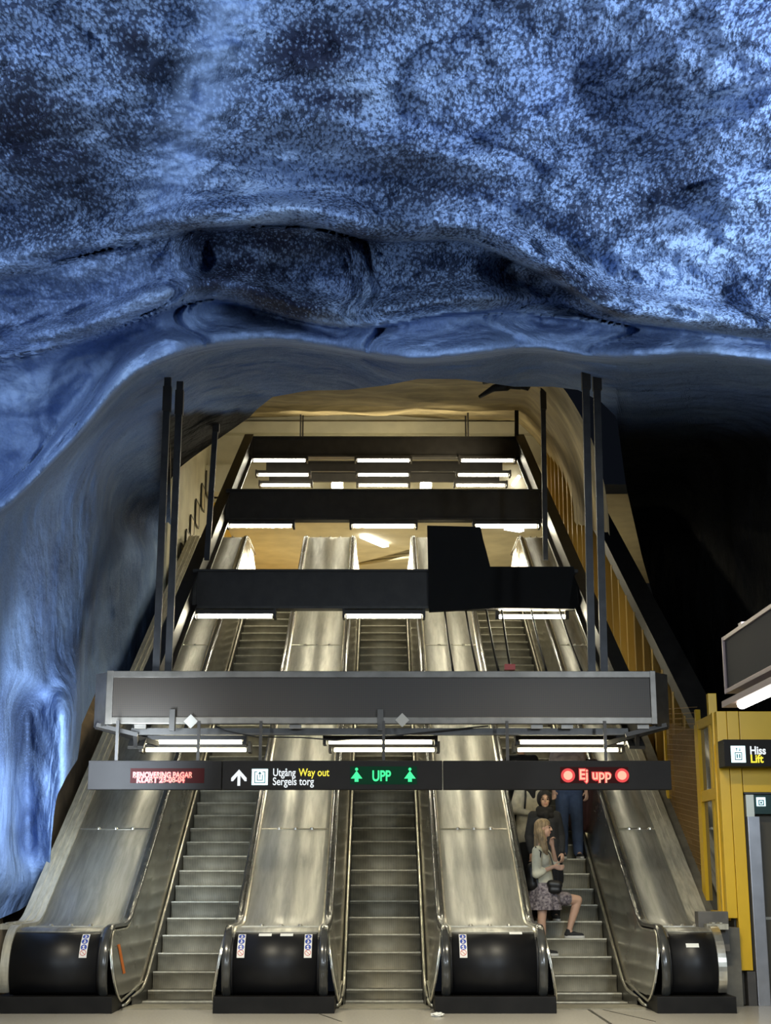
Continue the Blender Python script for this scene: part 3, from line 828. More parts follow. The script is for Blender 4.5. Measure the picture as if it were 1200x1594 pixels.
for k_, wpx, ym in ((2, 600, 917), (3, 495, 786), (4, 420, 696)):
    d = 2 * GW / (wpx / F_PX); YB[k_] = UD(600, ym, d).y
zb2 = beam_z(YB[2], 887, 948); zb3 = beam_z(YB[3], 762, 810); zb4 = beam_z(YB[4], 680, 712)
def cross_beam(Y, zr, label, xl=GX - GW, xr=GX + GW):
    t = thing('cross_beam', label, 'beam', ((xl + xr) / 2, Y, zr[0]), 'cross beams of the hanging steel frame')
    boxo('web', xl + .05, xr - .05, Y, Y + .12, zr[0] + .03, zr[1] - .03, M_STEEL, t)
    bm = BM(); box(bm, xl, xr, Y - .05, Y + .2, zr[1] - .035, zr[1]); new_obj('top_flange', bm, M_STEEL, t)
    bm = BM(); box(bm, xl, xr, Y - .05, Y + .2, zr[0], zr[0] + .04); new_obj('bottom_flange', bm, M_STEEL2, t)
    bm = BM()
    for x in (xl, xr - .06): box(bm, x, x + .06, Y - .03, Y + .18, zr[0], zr[1])
    new_obj('end_plate', bm, M_STEEL2, t)
cross_beam(YB[2], zb2, 'long black cross beam directly above the one with the perforated cover')
cross_beam(YB[3], zb3, 'black cross beam third from the bottom, three lit tubes below it')
cross_beam(YB[4], zb4, 'topmost and shortest black cross beam below the cream wall')
# two more beams at the level of the topmost one, over the upper landing
ZR = zb4[0] - .02
Yr2 = pyz(600, 741, ZR - .04).y; Yr3 = pyz(600, 757, ZR - .04).y
bm0 = None
for Yx, lb in ((Yr2, 'thin black rail behind the topmost beam, middle of its light rows'), (Yr3, 'thin black rail behind the topmost beam, lowest of its light rows')):
    t = thing('light_rail', lb, 'beam', (GX, Yx, ZR), 'light rails over the upper landing')
    boxo('rail', GX - 2.8, GX + 2.8, Yx, Yx + .08, ZR + .08, ZR + .32, M_STEEL, t)
    bm = BM(); box(bm, GX - 2.8, GX + 2.8, Yx - .03, Yx + .1, ZR + .30, ZR + .33); new_obj('flange', bm, M_STEEL2, t)
    for s_ in (-1, 1):
        boxo('hanger', GX + s_ * 2.0 - .02, GX + s_ * 2.0 + .02, Yx + .02, Yx + .06, ZR + .33, ZR + 3.2, M_STEEL, t)
ROWS = [(YB[2], zb2[0] - .10, 'below the long black beam'), (YB[3], zb3[0] - .10, 'below the middle black beam'),
        (YB[4], zb4[0] - .06, 'in the top row of three'), (Yr2, ZR, 'in the middle row of three'), (Yr3, ZR, 'in the lower row of three')]
SIDE = ['left', 'centre', 'right']
for Yx, z, nm in ROWS:
    for i in range(3):
        if i == 2 and Yx == YB[2]: continue
        fixture(XC + (i - 1) * PITCH, Yx, z, 1.17, M_TUBE if Yx < YB[4] - 1 else M_TUBE_T, label='lit fluorescent batten %s, over the %s escalator' % (nm, ['left', 'middle', 'right'][i]), grp='fluorescent battens of the hanging frame')
# bare tube right under the second beam
t = thing('bare_tube_light', 'bare lit fluorescent tube at right below the black cover', 'light', (XC + PITCH, YB[2] + .3, zb2[0] - .12), 'fluorescent battens of the hanging frame')
bm = BM(); tube(bm, [U(776, 960, YB[2] + .2), U(880, 960, YB[2] + .2)], .03, 10); new_obj('tube', bm, M_TUBE, t, smooth=True)
bm = BM()
for px in (774, 882):
    p = U(px, 959, YB[2] + .2); box(bm, p.x - .03, p.x + .03, p.y - .05, p.y + .05, p.z - .05, p.z + .22)
new_obj('lamp_holder', bm, M_STEEL2, t)

# sloping side girders
def girder(sd, label):
    x = GX + sd * (GW + .02)
    z2 = (zb2[0] + zb2[1]) / 2; z4 = (zb4[0] + zb4[1]) / 2
    sl = (z4 - z2) / (YB[4] - YB[2])
    a = Vector((x, 18.0, z2 - (YB[2] - 18.0) * sl)); b = Vector((x, YB[4] + .2, z4 + .2 * sl))
    t = thing('side_girder', label, 'girder', a, 'sloping girders of the hanging steel frame')
    bm = BM(); bar(bm, a, b, .05, .46); new_obj('web', bm, M_STEEL, t)
    for q, m_, nm in ((.23, M_STEEL, 'top_flange'), (-.23, M_STEEL2, 'bottom_flange')):
        u = Vector((0, -(b - a).normalized().z, (b - a).normalized().y)) * q
        bm = BM(); bar(bm, a + u, b + u, .2, .04); new_obj(nm, bm, m_, t)
girder(-1, 'left sloping black girder of the hanging frame'); girder(1, 'right sloping black girder of the hanging frame')

# hanger rods up to the rock
def hanger(px, y0, y1, Y, label, w_=.085, grp='hanger posts of the suspended frame'):
    p = U(px[0], y0, Y); q = U(px[1], y1, Y)
    x = (p.x + q.x) / 2
    bm = BM(); box(bm, p.x - w_ / 2, p.x + w_ / 2, Y - .03, Y + .03, q.z, p.z + .1)
    # keep the slight lean of the real post
    for v in bm.verts:
        v.co.x += (q.x - p.x) * (p.z - v.co.z) / max(.1, p.z - q.z)
    t = thing('hanger_post', label, 'post', (q.x, Y, q.z), grp)
    new_obj('post', bm, M_ROD, t)
    bm = BM()
    box(bm, p.x - w_ * .62, p.x + w_ * .62, Y - .045, Y + .045, p.z - .35, p.z - .02)
    new_obj('bolt_plate', bm, M_STEEL, t)
hanger((261, 243), 600, 1046, 17.75, 'grey hanger post at far left in front of the left girder')
hanger((280, 262), 606, 1046, 17.9, 'second grey hanger post from the left in front of the left girder')
hanger((337, 322), 642, 872, YB[2] + .6, 'short dark hanger post left, meeting the left girder', .09)
hanger((804, 804), 600, 682, YB[4], 'short thin hanger post above the right end of the topmost beam', .09)
hanger((845, 849), 607, 872, YB[2] + .5, 'dark hanger post right, meeting the right girder', .08)
hanger((911, 921), 566, 1046, 17.75, 'right hanger post nearer the middle, in front of the right girder', .09)
hanger((928, 940), 568, 1046, 17.9, 'rightmost grey hanger post in front of the right girder', .09)

# black cover hanging on the second beam
def cover():
    Y = YB[2] - .12
    outline = [(665, 818), (748, 820), (752, 840), (757, 858), (763, 882), (893, 882), (897, 905), (900, 948), (780, 946), (668, 952)]
    bm = BM(); f1 = [bm.verts.new(U(a, b, Y)) for a, b in outline]
    f2 = [bm.verts.new(v.co + Vector((0, .1, 0))) for v in f1]
    bm.faces.new(f1); bm.faces.new(f2[::-1])
    n = len(f1)
    for i in range(n): bm.faces.new((f1[i], f1[(i + 1) % n], f2[(i + 1) % n], f2[i]))
    tag(new_obj('black_cover', bm, M_BLACK), 'matt black cloth cover fixed over the right half of the long beam', 'cover')
cover()
# cables running down the slope between the two lower beams
for i, (pa, pb) in enumerate(((692, 706), (725, 744), (757, 777), (781, 796), (827, 852), (871, 908))):
    a = U(pa, 950, YB[2] - .02); b = U(pb, 1050, 18.1)
    bm = BM(); pts = [a.lerp(b, k / 8) + Vector((0, 0, -.05 * math.sin(PI * k / 8))) for k in range(9)]
    tube(bm, pts, .016, 6)
    tag(new_obj('sloping_cable', bm, M_CABLE, smooth=True), 'black cable sloping down from the long beam, %s of six from the left' % ['first', 'second', 'third', 'fourth', 'fifth', 'sixth'][i], 'cable', 'black cables between the lower beams')
p = U(785, 1037, 17.9)
boxo('junction_box', p.x, p.x + .13, 17.85, 17.95, p.z - .05, p.z + .02, mat('red_plastic', (.45, .04, .02), .5))
tag(bpy.data.objects['junction_box'], 'small red box on top of the perforated beam', 'box')

# front box beam with perforated cover
def front_beam():
    Y = 17.6
    pl, pr = U(176, 1085, Y).x, U(1012, 1085, Y).x
    zt = U(600, 1045, Y).z; zb = U(600, 1127, Y).z
    t = thing('box_beam', 'wide grey box beam with perforated front across all three escalators', 'beam', (0, Y, zb))
    boxo('perforated_cover', pl, pr, Y, Y + .03, zb + .06, zt - .07, M_PERF, t)
    bm = BM(); box(bm, pl - .05, pr + .04, Y - .03, Y + .3, zt - .08, zt, 0, .006); new_obj('top_rail', bm, M_FRAME1, t)
    bm = BM(); box(bm, pl - .05, pr + .04, Y - .03, Y + .06, zb, zb + .08, 0, .006); new_obj('bottom_rail', bm, M_FRAME1, t)
    bm = BM(); box(bm, pl - .08, pl, Y - .036, Y + .1, zb - .004, zt + .004, 0, .006); box(bm, pr, pr + .07, Y - .036, Y + .1, zb - .004, zt + .004, 0, .006); new_obj('end_rail', bm, M_FRAME1, t)
    bm = BM()
    for (xa, xb) in ((pl - .08, pl - .26), (pr + .07, pr + .26)):
        v = [bm.verts.new(c) for c in ((xa, Y, zb - .02), (xb, Y + .22, zb - .02), (xb, Y + .22, zt - .01), (xa, Y, zt - .01), (xa, Y + .3, zb - .02), (xb, Y + .4, zb - .02), (xb, Y + .4, zt - .01), (xa, Y + .3, zt - .01))]
        for q in ((0, 1, 2, 3), (7, 6, 5, 4), (0, 4, 5, 1), (3, 2, 6, 7), (1, 5, 6, 2), (0, 3, 7, 4)): bm.faces.new([v[i] for i in q])
    new_obj('corner_cover', bm, M_FRAME1, t)
    bm = BM(); box(bm, pl - .05, pr + .04, Y + .3, Y + .33, zb + .1, zt - .02); box(bm, pl, pr, Y + .03, Y + .3, zt - .05, zt - .03); new_obj('back_web', bm, M_STEEL, t)
    # second rail below and behind, with outriggers
    z1 = U(600, 1138, Y + .25).z
    bm = BM(); box(bm, pl + .2, pr - .25, Y + .2, Y + .3, z1 - .05, z1 + .03); new_obj('rear_rail', bm, M_STEEL2, t)
    for sd, xx in ((-1, pl), (1, pr)):
        bm = BM(); bar(bm, (xx + sd * .2, Y + .1, zb - .02), (xx - sd * .42, Y + .9, zb - .16), .06, .06); bar(bm, (xx + sd * .2, Y + .1, zb), (xx - sd * .3, Y + .1, zb - .12), .04, .05)
        new_obj('brace', bm, M_STEEL, t)
    # clamps and small tiles
    for px in (268, 592):
        p = U(px, 1122, Y - .05); bm = BM(); box(bm, p.x - .035, p.x + .035, Y - .07, Y + .0, p.z - .12, p.z + .14, 0, .006); new_obj('clamp', bm, M_STEEL2, t)
    for i, (px, py) in enumerate(((297, 1123), (626, 1121))):
        p = U(px, py, Y - .05); bm = BM(); h = .085
        v = [bm.verts.new((p.x + a * h, Y - .06 + c, p.z + b * h)) for c in (0, .02) for a, b in ((-1, 0), (0, -1), (1, 0), (0, 1))]
        bm.faces.new(v[:4]); bm.faces.new(v[4:][::-1])
        for q in range(4): bm.faces.new((v[q], v[(q + 1) % 4], v[4 + (q + 1) % 4], v[4 + q]))
        o = new_obj('diamond_tag', bm, mat('grey_tag', (.45, .43, .38), .5), t)
    for px in (219, 460, 835, 882, 1000):
        p = U(px, 1131, Y + .1); boxo('cable_clip', p.x - .07, p.x + .07, Y + .05, Y + .12, p.z - .03, p.z + .02, M_FRAME1, t)
    # drooping cable
    bm = BM(); a = U(340, 1130, Y + .1)
    pts = [U(px, py, Y + .12) for px, py in ((335, 1130), (350, 1137), (372, 1142), (400, 1147), (470, 1148), (520, 1152), (590, 1148), (680, 1138), (760, 1130))]
    tube(bm, pts, .009, 6); new_obj('loose_cable', bm, M_CABLE, t, smooth=True)
front_beam()
Yf = (18.5, 19.1)
for r_, (Yx, py) in enumerate(zip(Yf, (1157, 1169))):
    for i, px in enumerate((296, 592, 890) if r_ == 0 else (305, 598, 884)):
        p = U(px, py, Yx)
        fixture(p.x, Yx, p.z + .035, 1.3, M_TUBE_F, label='lit fluorescent batten below the perforated beam, %s row, over the %s escalator' % (['front', 'back'][r_], ['left', 'middle', 'right'][i]), grp='fluorescent battens of the hanging frame')

# ================================================================== SIGNS
E_WHITE = mat('lit_white_lettering', (.01, .01, .01), .5, emit=(.9, .96, 1), estr=1.0)
E_YEL = mat('lit_yellow_lettering', (.01, .01, .01), .5, emit=(1, .85, .04), estr=1.1)
E_RED = mat('red_led', (.01, .01, .01), .5, emit=(1, .02, .02), estr=.8)
E_REDW = mat('red_led_core', (.01, .01, .01), .5, emit=(1, .40, .26), estr=1.3)
E_REDH = mat('red_led_window', (.02, .001, .001), .6, spec=.1, emit=(.55, .0, .0), estr=.02)
E_GRN = mat('green_led', (.01, .01, .01), .5, emit=(.03, 1, .30), estr=1.3)
E_GRNH = mat('green_led_window', (.0, .012, .006), .6, spec=.1, emit=(.0, .30, .10), estr=.06)
E_ICON = mat('lit_icon', (.7, 1, 1), .5, emit=(.65, .95, 1), estr=1.1)
M_ICOND = mat('icon_drawing', (.02, .12, .16), .5)
YS = 17.3
def sx(px): return U(px, 1206, YS).x
def sz(py): return U(600, py, YS).z
def sign_panel(pl, pr, label):
    x0, x1, z0, z1 = sx(pl), sx(pr), sz(1229), sz(1184)
    t = thing('hanging_sign', label, 'sign', ((x0 + x1) / 2, YS, z0), 'dark signs hanging above the escalators')
    bm = BM(); box(bm, x0, x1 - .01, YS, YS + .14, z0, z1, 0, .008); new_obj('sign_box', bm, M_SIGN, t)
    return t
def poly_xz(bm, pts, Y, th=.004, mi=0):
    a = [bm.verts.new((x, Y, z)) for x, z in pts]; b = [bm.verts.new((x, Y + th, z)) for x, z in pts]
    f = bm.faces.new(a); f.material_index = mi
    f = bm.faces.new(b[::-1]); f.material_index = mi; n = len(a)
    for i in range(n):
        f = bm.faces.new((a[i], a[(i + 1) % n], b[(i + 1) % n], b[i])); f.material_index = mi
def rod(t, px, py0=1128):
    p = U(px, 1184, YS + .07); q = U(px, py0, YS + .3)
    boxo('hanging_rod', p.x - .018, p.x + .018, YS + .05, YS + .08, p.z, q.z + .02, M_STEEL, t)
PT = YS - .004
s1 = sign_panel(137, 346, 'left hanging sign with two lines of red dot letters')
for px in (181, 308): rod(s1, px)
bm = BM(); poly_xz(bm, [(sx(203), sz(1219)), (sx(318), sz(1219)), (sx(318), sz(1196)), (sx(203), sz(1196))], PT, .003); new_obj('display_window', bm, E_REDH, s1)
px2m = sx(200) - sx(199)
text_obj('RENOVERING PAGAR', .088, (sx(207), PT - .002, sz(1210.5)), E_RED, s1, name='letter_glow', sx=.82, offset=.008, depth=.001)
text_obj('KLART 23-08-04', .088, (sx(213), PT - .002, sz(1218)), E_RED, s1, name='letter_glow', sx=.92, offset=.008, depth=.001)
text_obj('RENOVERING PAGAR', .088, (sx(207), PT - .004, sz(1210.5)), E_REDW, s1, sx=.82, offset=0.0)
text_obj('KLART 23-08-04', .088, (sx(213), PT - .004, sz(1218)), E_REDW, s1, sx=.92, offset=0.0)
s2 = sign_panel(346, 690, 'middle hanging sign with white arrow, exit text and green UPP')
for px in (405, 597): rod(s2, px)
bm = BM()
cx, cz = sx(372), sz(1210); u = px2m
def P_(a, b): return (cx + a * u, cz - b * u)
poly_xz(bm, [P_(-2.2, 13), P_(2.2, 13), P_(2.2, -6), P_(-2.2, -6)], PT)
poly_xz(bm, [P_(0, -12), P_(12, 1), P_(12, 6), P_(9, 6), P_(0, -5)], PT - .001); poly_xz(bm, [P_(0, -5), P_(-9, 6), P_(-12, 6), P_(-12, 1), P_(0, -12)], PT - .001)
new_obj('arrow', bm, E_WHITE, s2)
bm = BM(); poly_xz(bm, [(sx(392), sz(1222)), (sx(417), sz(1222)), (sx(417), sz(1197)), (sx(392), sz(1197))], PT); ic = new_obj('exit_icon', bm, E_ICON, s2)
bm = BM()
def seg(bm, a, b, c, d, Y): poly_xz(bm, [(sx(a), sz(d)), (sx(c), sz(d)), (sx(c), sz(b)), (sx(a), sz(b))], Y, .002)
for q in ((396, 1201, 397.3, 1219), (411.7, 1201, 413, 1219), (396, 1217.7, 413, 1219), (396, 1201, 400.5, 1202.2), (408.5, 1201, 413, 1202.2),
          (400, 1206, 401.2, 1215), (407.8, 1206, 409, 1215), (400, 1213.8, 409, 1215), (404, 1203, 405, 1211)): seg(bm, *q, PT - .003)
poly_xz(bm, [(sx(404.5), sz(1201)), (sx(407.5), sz(1205)), (sx(401.5), sz(1205))], PT - .003, .002)
new_obj('icon_drawing', bm, M_ICOND, ic)
text_obj('Utgång', .125, (sx(424.5), PT, sz(1208)), E_WHITE, s2, sx=.76, offset=.0015)
text_obj('Way out', .125, (sx(465), PT, sz(1208)), E_YEL, s2, sx=.80, offset=.0015)
text_obj('Sergels torg', .125, (sx(424.5), PT, sz(1222)), E_WHITE, s2, sx=.80, offset=.0015)
bm = BM(); poly_xz(bm, [(sx(545), sz(1221)), (sx(649), sz(1221)), (sx(649), sz(1193)), (sx(545), sz(1193))], PT, .003); new_obj('display_window', bm, E_GRNH, s2)
text_obj('UPP', .17, (sx(579), PT - .004, sz(1215.5)), E_GRN, s2, sx=.75, offset=.004)
for c_ in (555, 638):
    bm = BM()
    poly_xz(bm, [(sx(c_), sz(1200)), (sx(c_ + 9), sz(1212)), (sx(c_ + 3), sz(1212)), (sx(c_ + 3), sz(1217)), (sx(c_ - 3), sz(1217)), (sx(c_ - 3), sz(1212)), (sx(c_ - 9), sz(1212))], PT - .004)
    poly_xz(bm, [(sx(c_ + 2.5 * math.cos(k * PI / 4)), sz(1197.5 + 2.5 * math.sin(k * PI / 4))) for k in range(8)], PT - .004)
    new_obj('green_arrow', bm, E_GRN, s2)
s3 = sign_panel(690, 1046, 'right hanging sign with two red dots around Ej upp')
for px in (790, 943): rod(s3, px)
bm = BM(); poly_xz(bm, [(sx(872), sz(1219)), (sx(978), sz(1219)), (sx(978), sz(1194)), (sx(872), sz(1194))], PT, .003); new_obj('display_window', bm, E_REDH, s3)
text_obj('Ej upp', .165, (sx(901), PT - .002, sz(1213)), E_RED, s3, name='letter_glow', sx=.92, offset=.014, depth=.001)
text_obj('Ej upp', .165, (sx(901), PT - .004, sz(1213)), E_REDW, s3, sx=.92, offset=.003)
for c_ in (884, 968):
    bm = BM(); poly_xz(bm, [(sx(c_ + 11 * math.cos(k * PI / 10)), sz(1207 + 11 * math.sin(k * PI / 10))) for k in range(20)], PT - .002, .001); new_obj('dot_glow', bm, E_RED, s3)
    bm = BM(); poly_xz(bm, [(sx(c_ + 7 * math.cos(k * PI / 10)), sz(1207 + 7 * math.sin(k * PI / 10))) for k in range(20)], PT - .004); new_obj('red_dot', bm, E_REDW, s3)

# ================================================================== LIFT BOOTH
def lift():
    Y = 17.2
    def X(px): return U(px, 1400, Y).x
    xs0 = 3.93; xc1 = X(1166); H = U(1150, 1107, Y).z
    t = thing('lift_shaft', 'bright yellow lift housing with dark glass door at the right edge', 'lift', (4.6, Y, 0))
    bm = BM(); box(bm, xs0 + .14, xc1, Y, Y + .12, .38, H - .0, 0, .006); new_obj('corner_column', bm, M_YEL, t)
    bm = BM(); box(bm, xs0 + .20, xc1 + .02, Y - .02, Y + .14, 0, .37); new_obj('plinth', bm, mat('grey_plinth', (.07, .065, .06), .5, 0, .3, 6), t)
    bm = BM(); box(bm, xc1 + .012, 6.2, Y + .02, Y + .14, U(1170, 1233, Y).z, H - .0, 0, .006); new_obj('fascia', bm, M_YEL, t)
    bm = BM(); box(bm, xs0 + .02, xs0 + .135, Y + .01, Y + .15, .95, H + .0, 0, .005); new_obj('side_post', bm, M_YEL, t)
    p = U(1115, 1082, Y + .2)
    bm = BM(); box(bm, xs0 + .02, xs0 + .12, Y + .4, Y + .5, .95, U(1112, 1080, Y + .45).z, 0, .005); new_obj('tall_post', bm, M_YEL, t)
    # side windows (plane facing the escalators)
    ys = [Y + .16, Y + .75, Y + 1.35, Y + 1.42]
    zs = [.92, U(1110, 1240, Y + .5).z, U(1110, 1228, Y + .5).z, H + .02]
    bm = BM()
    box(bm, xs0, xs0 + .09, Y + .15, Y + .24, .92, H); box(bm, xs0, xs0 + .09, Y + 1.0, Y + 1.2, .92, H - .05)
    box(bm, xs0 + .006, xs0 + .084, Y + .2, Y + 1.1, .93, 1.02); box(bm, xs0 + .006, xs0 + .084, Y + .2, Y + 1.1, zs[1] - .04, zs[2]); box(bm, xs0 + .006, xs0 + .084, Y + .2, Y + 1.1, H - .12, H - .01)
    new_obj('window_frame', bm, M_YEL, t)
    bm = BM(); box(bm, xs0 + .04, xs0 + .055, Y + .24, Y + 1.0, 1.02, zs[1] - .04); box(bm, xs0 + .04, xs0 + .055, Y + .24, Y + 1.0, zs[2], H - .12)
    new_obj('window_glass', bm, mat('dark_glass', (.03, .03, .025), .06, 0, spec=.8), t)
    # mesh screen further up the slope
    bm = BM(); x = xs0 + .06
    for k in range(30):
        yy = Y + 1.25 + k * .07; bar(bm, (x, yy, .6), (x, yy + .0, H - .1 + k * .01), .008, .008)
    for k in range(38):
        zz = .9 + k * .07; bar(bm, (x, Y + 1.25, zz), (x, Y + 3.3, zz + .2), .008, .008)
    o = new_obj('wire_mesh', bm, mat('orange_mesh', (.28, .15, .03), .45, .2), t)
    bm = BM(); box(bm, x - .03, x + .03, Y + 1.2, Y + 1.28, .6, H + .15); box(bm, x - .03, x + .03, Y + 3.3, Y + 3.38, 1.0, H + .3); new_obj('mesh_post', bm, M_YEL, t)
    # door portal
    zt = U(1170, 1233, Y).z
    bm = BM(); box(bm, xc1 + .02, 6.2, Y + .03, Y + .12, zt - .02, zt + .01); new_obj('portal_lintel', bm, mat('dark_trim', (.03, .03, .03), .4), t)
    bm = BM(); xj = X(1166); box(bm, xj + .03, xj + .17, Y - .03, Y + .25, 0, zt - .28, 0, .006); new_obj('door_jamb', bm, mat('brushed_steel', (.55, .56, .60), .3, .8, .15, 5), t)
    bm = BM(); box(bm, xj + .03, xj + .12, Y + .0, Y + .25, zt - .28, zt - .03); new_obj('jamb_head', bm, mat('pale_steel', (.6, .62, .55), .4, .4), t)
    bm = BM(); box(bm, xj + .12, 6.1, Y + .0, Y + .08, zt - .25, zt - .03, 0, .004); dp = new_obj('floor_display', bm, mat('display_glass', (.03, .06, .06), .2), t)
    bm = BM(); a = U(1177, 1241, Y - .01); b = U(1192, 1255, Y - .01); box(bm, a.x, b.x, Y - .012, Y - .002, b.z, a.z, 0, .003); new_obj('display_icon', bm, E_ICON, dp)
    bm = BM(); dx = (b.x - a.x) / 10; dz = (a.z - b.z) / 10
    for q in ((2, 1, 8, 2), (2, 6, 8, 7), (2, 1, 3, 7), (7, 1, 8, 7), (4, 3, 6, 5)): box(bm, a.x + q[0] * dx, a.x + q[2] * dx, Y - .015, Y - .0121, b.z + q[1] * dz, b.z + q[3] * dz)
    new_obj('icon_drawing', bm, M_ICOND, dp)
    bm = BM(); box(bm, xj + .17, 6.1, Y + .18, Y + .22, .25, zt - .27); new_obj('door_glass', bm, mat('door_glass', (.035, .028, .02), .05, 0, .3, 1, spec=.9), t)
    bm = BM(); box(bm, xj + .17, 6.1, Y + .14, Y + .24, 0, .27); new_obj('door_base', bm, mat('grey_plinth', (.07, .065, .06)), t)
    bm = BM(); box(bm, xj + .2, 6.1, Y + .12, Y + .16, .93, .96); new_obj('door_rail', bm, M_ALU, t)
    bm = BM(); box(bm, xs0 + .12, 6.2, Y + .13, Y + 3.2, 0.0, H); new_obj('shaft_body', bm, mat('dark_shaft', (.06, .05, .03), .5), t)
    # grey box on the escalator end
    a = U(1098, 1418, Y - .3)
    bm = BM(); box(bm, 3.56, 3.9, 16.95, 17.14, .6, U(1100, 1419, 16.95).z, 0, .006)
    tag(new_obj('stone_block', bm, mat('grey_block', (.11, .10, .085), .5, 0, .3, 6)), 'dark grey block behind the far right black drum', 'block')
    # Hiss Lift sign
    Y2 = 16.9
    a = U(1126, 1151, Y2); b = U(1215, 1193, Y2)
    s = thing('lift_sign', 'small dark lit sign reading Hiss Lift on the yellow housing', 'sign', ((a.x + b.x) / 2, Y2, b.z))
    bm = BM(); box(bm, a.x, b.x, Y2, Y2 + .3, b.z, a.z, 0, .006); new_obj('sign_box', bm, M_SIGN, s)
    c = U(1137, 1161, Y2); d = U(1161, 1187, Y2); YY = Y2 - .004
    bm = BM(); box(bm, c.x, d.x, YY, YY + .003, d.z, c.z); ic = new_obj('lift_icon', bm, E_ICON, s)
    bm = BM(); wx = (d.x - c.x) / 24; wz = (c.z - d.z) / 26
    def R(a0, b0, a1, b1): box(bm, c.x + a0 * wx, c.x + a1 * wx, YY - .003, YY - .001, c.z - b1 * wz, c.z - b0 * wz)
    for q in ((6, 10, 18, 11.2), (6, 21, 18, 22.2), (6, 10, 7.2, 22), (16.8, 10, 18, 22), (9, 13, 11, 19), (13, 13, 15, 19), (9, 3, 10, 8), (14, 3, 15, 8), (8, 4, 11, 5), (13, 6.5, 16, 7.5)): R(*q)
    new_obj('icon_drawing', bm, M_ICOND, ic)
    p = U(1167, 1174, Y2); text_obj('Hiss', .128, (p.x, YY, p.z), E_WHITE, s, sx=.85, offset=.003)
    p = U(1168, 1187, Y2); text_obj('Lift', .128, (p.x, YY, p.z), E_YEL, s, sx=.9, offset=.003)
lift()

# large panel and tube at upper right
def side_panel():
    Ya = 12.0
    a = U(1127, 992, Ya); b = U(1130, 1080, Ya); x = a.x
    t = thing('hanging_board', 'large dark board in a pinkish metal frame, seen edge on at right', 'board', (x, 10, b.z))
    boxo('board', x, x + .06, 8, Ya, b.z + .03, a.z - .03, mat('board_grey', (.014, .014, .018), .6, spec=.15), t)
    m = mat('pinkish_frame', (.34, .25, .23), .4, .3)
    bm = BM(); box(bm, x - .015, x + .09, 8, Ya + .02, a.z - .035, a.z, 0, .004); box(bm, x - .015, x + .09, 8, Ya + .02, b.z, b.z + .035, 0, .004); box(bm, x - .019, x + .094, Ya - .015, Ya + .02, b.z, a.z, 0, .004)
    new_obj('board_frame', bm, m, t)
    bm = BM(); box(bm, x + .0, x + .05, Ya - .6, Ya - .5, a.z, a.z + .03); box(bm, x + .02, x + .05, 9, 9.03, a.z, 6.2); new_obj('bracket', bm, m, t)
    c = U(1143, 1103, Ya - .3)
    t2 = thing('batten_light', 'lit fluorescent batten below the dark hanging board', 'light', (c.x, 10.6, c.z))
    bm = BM(); box(bm, c.x - .03, c.x + .13, 9.0, Ya + .0, c.z + .04, c.z + .09); new_obj('housing', bm, m, t2)
    bm = BM(); tube(bm, [(c.x + .05, 9.0, c.z + .03), (c.x + .05, Ya - .35, c.z + .03)], .04, 12); new_obj('tube', bm, M_TUBE_W, t2, smooth=True)
side_panel()

# square lamps and angled battens of the upper hall
for px in (525, 663):
    p = U(px, 755, 34.6)
    t = thing('square_lamp', 'small square lamp on the upper hall lintel, %s of the middle tubes' % ('left' if px < 600 else 'right'), 'light', p, 'square lamps of the upper hall')
    boxo('lamp_glass', p.x - .12, p.x + .12, p.y - .05, p.y, p.z - .07, p.z + .07, M_TUBE, t); boxo('lamp_case', p.x - .14, p.x + .14, p.y, 35.12, p.z - .09, p.z + .09, M_WHITE, t)
for (pa, pb, Yq, lb) in (((565, 835), (600, 850), 46, 'angled batten on the upper hall ceiling between two decks'), ((788, 822), (812, 826), 44, 'angled batten on the upper hall ceiling right of the black cover'),
                         ((798, 755), (808, 742), 34.9, 'short bright batten at the upper right corner of the frame')):
    a = pyz(*pa, 10.68) if pb[1] > 800 else U(*pa, Yq); b = pyz(*pb, 10.68) if pb[1] > 800 else U(*pb, Yq)
    bm = BM(); bar(bm, a, b, .2, .07)
    tag(new_obj('hall_batten', bm, M_TUBE_W), lb, 'light', 'battens of the upper hall')
# upper hall ring pipe and ducts
t = thing('pipe_rack', 'grey pipes running below the upper hall ceiling behind the decks', 'pipes', U(600, 870, 42))
bm = BM()
for k in range(3): tube(bm, [U(555, 868 + 5 * k, 44), U(600, 862 + 5 * k, 43), U(640, 858 + 5 * k, 42)], .05, 8)
new_obj('pipe', bm, mat('pipe_grey', (.3, .28, .2), .5), t, smooth=True)
bm = BM(); 
ring = [U(584 + 6 * math.cos(k * PI / 8), 858 + 5 * math.sin(k * PI / 8), 43) for k in range(17)]
tube(bm, ring, .03, 6); new_obj('ring', bm, M_STEEL2, t, smooth=True)
bm = BM()
for k in range(2): tube(bm, [U(760, 848 + 6 * k, 44), U(795, 843 + 6 * k, 42)], .05, 8)
new_obj('pipe', bm, MATS['pipe_grey'], t, smooth=True)

